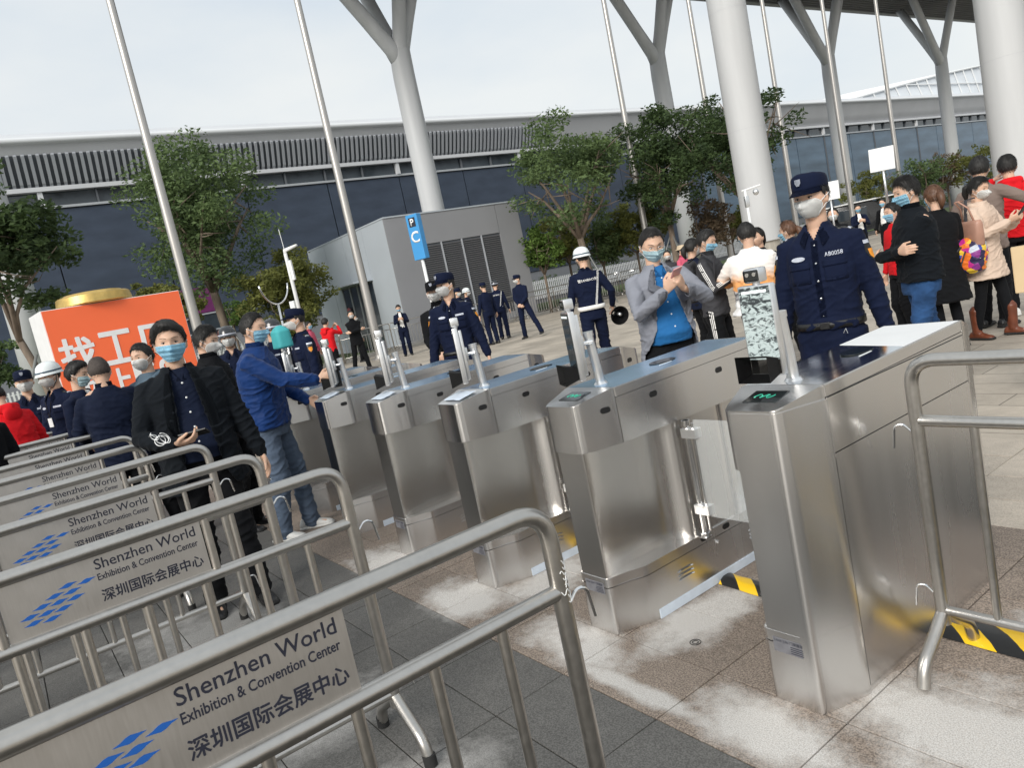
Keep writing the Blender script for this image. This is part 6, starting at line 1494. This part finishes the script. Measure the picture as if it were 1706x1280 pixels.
for cx, cz, rx, rz, ti in ((0, 0, .030, .022, .3), (-.012, .006, .034, .018, 1.0), (.012, -.004, .026, .026, 2.0), (.035, .022, .020, .011, .8)):
    tube(bm, [o0+V((cx+rx*math.cos(q)*math.cos(ti)-rz*math.sin(q)*math.sin(ti), .008*math.sin(2*q+ti), cz+rx*math.cos(q)*math.sin(ti)+rz*math.sin(q)*math.cos(ti))) for q in np.linspace(0, 2*PI*.93, 26)], .0026, 6)
tube(bm, [o0+V(q) for q in ((.03, 0, .02), (.05, .01, .045), (.058, 0, .03), (.045, 0, .05))], .0026, 6)
held('cable_bundle', 'tangled white cable bundle carried at the wrist of the man in front', 'cable', bm, M_WHITE, t, smooth=True)
px_person('person in steel blue hooded top mostly hidden behind the man in front', 236, 584, 7.0, 40, H=1.70, lod=1, top=dict(m=M_STEELB, collar='hood', hem=.82), pants=M_BLKC, hair='short', mask='cup', **SIDE)
# --- cluster at left
px_person('man in dark navy jacket seen from behind with his arm raised', 163, 608, 6.9, 172, H=1.66, lod=1, build=1.12, head=(10, 8, 0), hair='crew', hairm=M_SCALP, mask='surgical', top=dict(m=M_NAVYS, collar='stand', hem=.80, sleeve=1.1, fit=1.1, wr=.009), pants=M_BLKC, handR=(.02, .20, 1.42), handL=(-.18, .30, 1.0), elR=(1, -.3, -.3), elL=(-.8, -.4, -.6))
px_person('man in navy suit and white collar with a blue mask talking at left', 124, 615, 7.5, -52, H=1.67, lod=1, build=1.08, head=(-6, 10, 0), hair='swept', mask='surgical', maskm=M_MASKL, top=dict(m=M_NAVYD, name='suit_jacket', hem=.76, open=(.03, .07, 1.1), collar='lapel', wr=.007), under=dict(m=M_WHITEC), pants=M_NAVYD, **SIDE)
def idcard(cx):
    P = cx['P']; bm = NB(); p = cx['TU'] @ P(.03, .125, 1.17); box(bm, p-V((.028, .003, .045)), p+V((.028, .003, .045)), .003); o = obj('id_card', bm, M_WHITE, cx['tp']); bm = NB()
    for sx in (-1, 1): tube(bm, [p+V((0, 0, .045)), cx['TU'] @ P(sx*.04, .115, 1.38)], .003, 5)
    obj('lanyard', bm, M_BELT, o)
px_person('guard in white helmet in profile at left with an identity card', 82, 614, 8.6, 52, H=1.72, lod=1, top=dict(UNI), pants=M_NAVYU, hair='crew', hat='helmet', mask='cup', head=(0, 4, 0), extras=(uniform(detail=False), idcard), **SIDE)
px_person('guard in tall dark cap at the far left facing the camera', 38, 628, 9.3, 4, H=1.72, lod=1, top=dict(UNID), pants=M_NAVYD, hair='crew', hat='cap', mask='cup', extras=(uniform(detail=False),), **SIDE)
px_person('person in red fleece bending forward at the left edge', 8, 640, 8.0, 150, H=1.66, lod=1, lean=16, top=dict(m=M_RED, collar='hood', hem=.86, wr=.009, sleeve=1.15, fit=1.08), pants=M_BLKC, hair='crew', mask='surgical', head=(0, 12, 0), handR=(.2, .3, .95), handL=(-.2, .3, .95))
px_person('person in dark top and blue jeans cut by the left edge', -58, 662, 6.9, 160, H=1.62, lod=1, top=dict(m=M_BLKC, collar='stand', hem=.84), pants=M_JEAN, hair='short', mask='surgical', **SIDE)
# --- distant group near the kiosk
FAR = dict(lod=2, loop=False)
t, c = at_person('distant person in red hooded jacket raising a phone', (-17.9, 7.12), -140, H=1.70, top=dict(m=M_RED, collar='hood', hem=.84), pants=M_BLKC, hair='short', mask=None, handR=(.10, .34, 1.48), handL=(-.06, .33, 1.46), elR=(.7, 0, -1), elL=(-.7, 0, -1), **FAR)
at_person('distant man in black jacket with folded arms and white mask', (-20.4, 8.95), -10, H=1.78, build=1.08, top=dict(m=M_BLKC, collar='stand', hem=.74), pants=M_BLKC, hair='short', mask='cup', fR=(.22, 0, 0), fL=(-.18, .1, 0), **CROSS, **FAR)
at_person('distant person in pinkish top behind the red hooded jacket', (-20.8, 7.75), -60, H=1.72, top=dict(m=M_PINK, collar='stand', hem=.84), pants=M_BLKC, hair='short', mask='surgical', **SIDE, **FAR)
at_person('distant person in pale top behind the man with folded arms', (-24.2, 10.7), -70, H=1.66, top=dict(m=M_WHITEC, collar='none', hem=.84), pants=M_BLKC, hair='short', mask='cup', **SIDE, **FAR)
at_person('distant man in open dark suit reading his phone by the kiosk', (-21.6, 11.15), 0, H=1.68, head=(0, 22, 0), top=dict(m=M_NAVYD, name='suit_jacket', hem=.72, open=(.03, .06, 1.05), collar='lapel'), under=dict(m=M_WHITEC), pants=M_NAVYD, hair='short', mask='surgical', **PHONE, **FAR)
at_person('distant guard at the left of the group beside the louvres', (-17.95, 11.2), -45, H=1.77, top=UNI, pants=M_NAVYU, hair='crew', hat='cap', mask='cup', **CLASP, **FAR)
at_person('distant guard with back turned in the middle of the group', (-17.55, 11.85), 150, H=1.78, top=UNI, pants=M_NAVYU, hair='crew', hat='cap', mask='cup', extras=(belt(.96, M_BELT, None),), **SIDE, **FAR)
at_person('distant guard with white cross belt seen from behind', (-18.4, 12.85), -172, H=1.76, top=UNI, pants=M_NAVYU, hair='crew', hat='dark_helmet', mask='cup', extras=(crossbelt, back_text('SANBAO', .2, .04), belt(.96, M_WHITEC, None)), **SIDE, **FAR)
at_person('distant guard in white helmet at the far side of the group', (-18.9, 12.1), -70, H=1.72, top=UNID, pants=M_NAVYD, hair='crew', hat='helmet', mask='cup', **SIDE, **FAR)
at_person('distant guard with feet apart and hands clasped, rightmost of the group', (-16.65, 12.45), 25, H=1.79, head=(35, 0, 0), top=UNI, pants=M_NAVYU, hair='crew', hat='cap', mask='cup', fR=(.13, 0, 0), fL=(-.42, .05, 0), side=2, **CLASP, **FAR)
# --- right hand group
t, c = px_person('man in black jacket and blue jeans with folded arms facing left', 1512, 304, 6.9, 66, H=1.74, lod=0, build=1.1, head=(0, 10, 0), hair='short', mask='surgical', top=dict(m=M_BLKW, collar='stand', hem=.90, wr=.010, sleeve=1.12, fit=1.12), pants=M_JEAN, fR=(.10, -.16, 0), fL=(-.12, .18, 0), **CROSS)
px_person('person in red top mostly hidden behind the black jacket and jeans', 1488, 352, 9.6, 60, H=1.56, lod=1, top=dict(m=M_RED, collar='none', hem=.84), pants=M_BLKC, hair='short', mask='surgical', **SIDE)
t, c = px_person('woman in long black coat with reddish brown hair carrying a tan tote', 1556, 322, 8.7, 150, H=1.64, lod=1, top=dict(m=M_BLKC, collar='none', hem=.50, flare=.05, fit=1.08), pants=M_BLKC, hair='long', hairm=M_HAIRB, mask='surgical', legs='leggings', **SIDE)
bm = NB(); loft(bm, [ring((.27, -.06, z), a, b, 20, 4) for z, a, b in ((.98, .05, .15), (1.0, .06, .165), (1.2, .05, .17), (1.235, .035, .165))]); bmesh.ops.bevel(bm, geom=[e for e in bm.edges if e.calc_face_angle(0) > 1], offset=.006, segments=2, affect='EDGES')
tb = held('tote_bag', 'tan leather tote hanging from the shoulder of the woman in black coat', 'bag', bm, mat('tan_leather', (.40, .22, .16), .45, 0, 12, .12, .2, 40), t, smooth=True)
for dy in (-.09, .09):
    bm = NB(); tube(bm, [(0, dy, .11), (-.03, dy*.7, .26), (-.1, dy*.3, .34), (-.05, dy*.2, .34)], .009, 6); obj('handle', bm, mat('tan_leather', (.40, .22, .16)), tb, smooth=True)
t, c = px_person('woman in beige hooded coat and brown boots with a colourful backpack', 1626, 305, 9.0, -64, H=1.63, lod=0, build=1.02, head=(6, 12, 0), hair='long', mask='cup', top=dict(m=M_BEIGE, name='coat', collar='hood', hem=.66, flare=.035, wr=.008, fit=1.14, sleeve=1.12), pants=M_BLKC, legs='leggings', shoe=M_LEATH, shoes_h=.24, fR=(.10, -.10, 0), fL=(-.12, .16, 0), **PHONE)
held('phone', 'dark phone held by the woman in the beige coat', 'phone', phone_box(c['P'](0, .42, 1.33), (0, -.8, .6), (0, .6, .8)), M_BLACK, t)
bm = NB(); loft(bm, [[V(p)+V((0, .12*(z-.9), 0)) for p in ring((.27, -.04, z), a, b, 24, 3)] for z, a, b in ((.72, .06, .10), (.75, .10, .17), (.9, .12, .19), (1.02, .10, .17), (1.07, .05, .10))]); me = remesh(bm, .01, 3); wrinkle(me, .008, 4)
o = link('backpack', me, M_PATCH); props(o, 'patchwork backpack in orange, magenta and navy slung on the beige coat', 'backpack'); o.location = t.location; o.rotation_euler = t.rotation_euler
bm = NB(); tube(bm, [(.26, .0, 1.05), (.24, -.02, 1.25), (.16, -.04, 1.44), (.10, .02, 1.45)], .016, 8, ry=[.004]*4); obj('strap', bm, M_DGREY, o, smooth=True)
bm = NB(); tube(bm, bend([(.39, -.02, 1.0), (.41, -.20, .80), (.38, -.24, .66), (.36, -.12, .66), (.40, .02, .95)], .05, 4), .022, 8, ry=[.007]*17); obj('strap', bm, M_DGREY, o, smooth=True)
px_person('man in taupe jacket with grey streaked hair behind the beige coat', 1628, 269, 9.7, -150, H=1.85, lod=1, build=1.08, head=(-25, 0, 0), hair='short', mask='surgical', top=dict(m=M_BROWNJ, collar='none', hem=.80, wr=.008), pants=M_BLKC, handR=(.2, .3, 1.3), handL=(-.2, .2, 1.1), elR=(1, 0, -.6))
t, c = px_person('person in bright red hooded jacket lifting a hand to the mask at right edge', 1678, 270, 10.4, 165, H=1.82, lod=0, build=1.1, head=(22, 0, 0), hair='short', mask='cup', top=dict(m=M_RED, collar='hood', hem=.86, wr=.010, sleeve=1.15, fit=1.12), pants=M_BLKC, shoe=M_WSHOE, handL=(-.10, .22, 1.50), handR=(.2, .3, 1.1), elL=(-1, 0, -.7), elR=(1, -.3, -.5))
t, c = px_person('person in white cut by the right edge carrying a paper tote', 1790, 330, 6.0, 120, H=1.58, lod=1, top=dict(m=M_WHITEC, collar='none', hem=.84), pants=M_BLKC, shoe=M_WSHOE, hair='long', mask='surgical', **SIDE)
bp = at(1740, 440, 5.9); bm = NB(); prism(bm, [(-.17, -.055), (.17, -.055), (.17, .055), (-.17, .055)], -.16, .14, bev=.004)
o = obj('paper_bag', bm, mat('kraft_paper', (.62, .47, .28), .8, 0, 8, .06)); o.location = bp; o.rotation_euler = (0, 0, R(20)); props(o, 'tan paper tote bag with a pale strap at the right edge', 'bag')
bm = NB()
for dy in (-.05, .05): tube(bm, bend([(-.07, dy, .13), (0, dy*.5, .42), (.07, dy, .13)], .05, 4), .006, 6)
obj('strap', bm, M_WHITEC, o)
# --- people beyond the main guard
at_person('distant man in dark suit with name card, left of the pair in suits', (-11.75, 21.6), -14, H=1.76, head=(0, 8, 0), top=dict(m=M_NAVYD, name='suit_jacket', hem=.74, open=(.03, .07, 1.05), collar='lapel'), under=dict(m=M_WHITEC), pants=M_BLKC, hair='short', mask='surgical', **PHONE, **FAR)
at_person('distant man in black suit and white shirt, right of the pair in suits', (-11.55, 22.7), 30, H=1.78, top=dict(m=M_BLKC, name='suit_jacket', hem=.74, open=(.03, .08, 1.05), collar='lapel'), under=dict(m=M_WHITEC), pants=M_BLKC, hair='short', mask='surgical', **SIDE, **FAR)
at_person('distant man in black suit with back turned by the dark van', (-12.1, 24.2), 170, H=1.78, top=dict(m=M_BLKC, collar='flat', hem=.74), pants=M_BLKC, hair='short', mask=None, **SIDE, **FAR)
px_person('person with white mask and dark fringe looking over the guard\'s shoulder', 1384, 333, 14, 4, H=1.70, top=dict(m=M_BLKC, collar='stand', hem=.8), pants=M_BLKC, hair='short', mask='cup', **SIDE, **FAR)
px_person('woman with auburn hair half hidden by the guard\'s shoulder', 1312, 366, 8.9, 110, H=1.60, lod=1, top=dict(m=M_BLKC, collar='none', hem=.8), pants=M_BLKC, hair='long', hairm=M_HAIRB, mask='surgical', **SIDE)
px_person('woman with long dark hair facing the man in the printed T-shirt', 1262, 392, 9.4, 30, H=1.60, lod=1, top=dict(m=M_BLKC, collar='none', hem=.8), pants=M_BLKC, hair='long', mask=None, **PHONE)
px_person('person with dark ponytail behind the track suit backpack', 1150, 408, 9.8, -120, H=1.64, lod=1, top=dict(m=M_NAVYS, collar='none', hem=.8), pants=M_BLKC, hair='long', mask='cup', **SIDE)
px_person('distant woman with white mask and dark hair by the fence', 1112, 430, 17, 0, H=1.58, top=dict(m=M_DGREY, collar='stand', hem=.8), pants=M_BLKC, hair='long', mask='cup', **SIDE, **FAR)
px_person('distant person in pink jacket and tan bucket hat', 1135, 420, 17, -60, H=1.62, top=dict(m=M_PINK, collar='stand', hem=.8), pants=M_BLKC, hair='short', hat='bucket', mask='cup', **SIDE, **FAR)
# --- blank placards on sticks and the teal bag on the far gate
def placard(label, u, v, d, size, stick, tilt=0):
    p = at(u, v, d); t = thing('placard', label, 'placard', p, -R(az_of(p))); bm = NB(); h = size/2; box(bm, (-h, -.008, -h), (h, .008, h), .004); bmesh.ops.transform(bm, matrix=Matrix.Rotation(R(tilt), 4, 'Y'), verts=bm.verts[:]); b = obj('board', bm, M_WHITE, t)
    bm = NB(); bx_ = .02; tube(bm, [Matrix.Rotation(R(tilt), 3, 'Y') @ V((0, .016, 0)), Matrix.Rotation(R(tilt), 3, 'Y') @ V((bx_, .016, -stick))], .014, 8); obj('stick', bm, M_ALU, t, smooth=True); return t
placard('blank white square placard on a stick above the folded-arms man', 1469, 265, 9.8, .26, .62, 2)
placard('blank white placard on a stick just right of the guard\'s cap', 1382, 318, 12, .26, .9, 2)
p = V((-6.13, 2.02, 1.50)); bm = NB(); loft(bm, [[V((x, y, z)) for x, y, z in ring((0, 0, z), a, b, 20, 4)] for z, a, b in ((-.12, .06, .05), (-.11, .09, .07), (.06, .085, .065), (.10, .05, .04), (.12, .02, .02))]); me = remesh(bm, .008, 3)
o = link('cloth_bag', me, mat('teal_cloth', (.05, .36, .38), .7, 0, 10, .1, .3, 50)); o.location = (-6.08, 2.02, 1.525); o.scale = (1.1, 1, .8); props(o, 'small teal cloth pouch hung over the sixth gate\'s terminal', 'pouch')
bpy.data.collections.remove(tmp_col)
for m_ in list(bpy.data.meshes):
    if m_.users == 0: bpy.data.meshes.remove(m_)
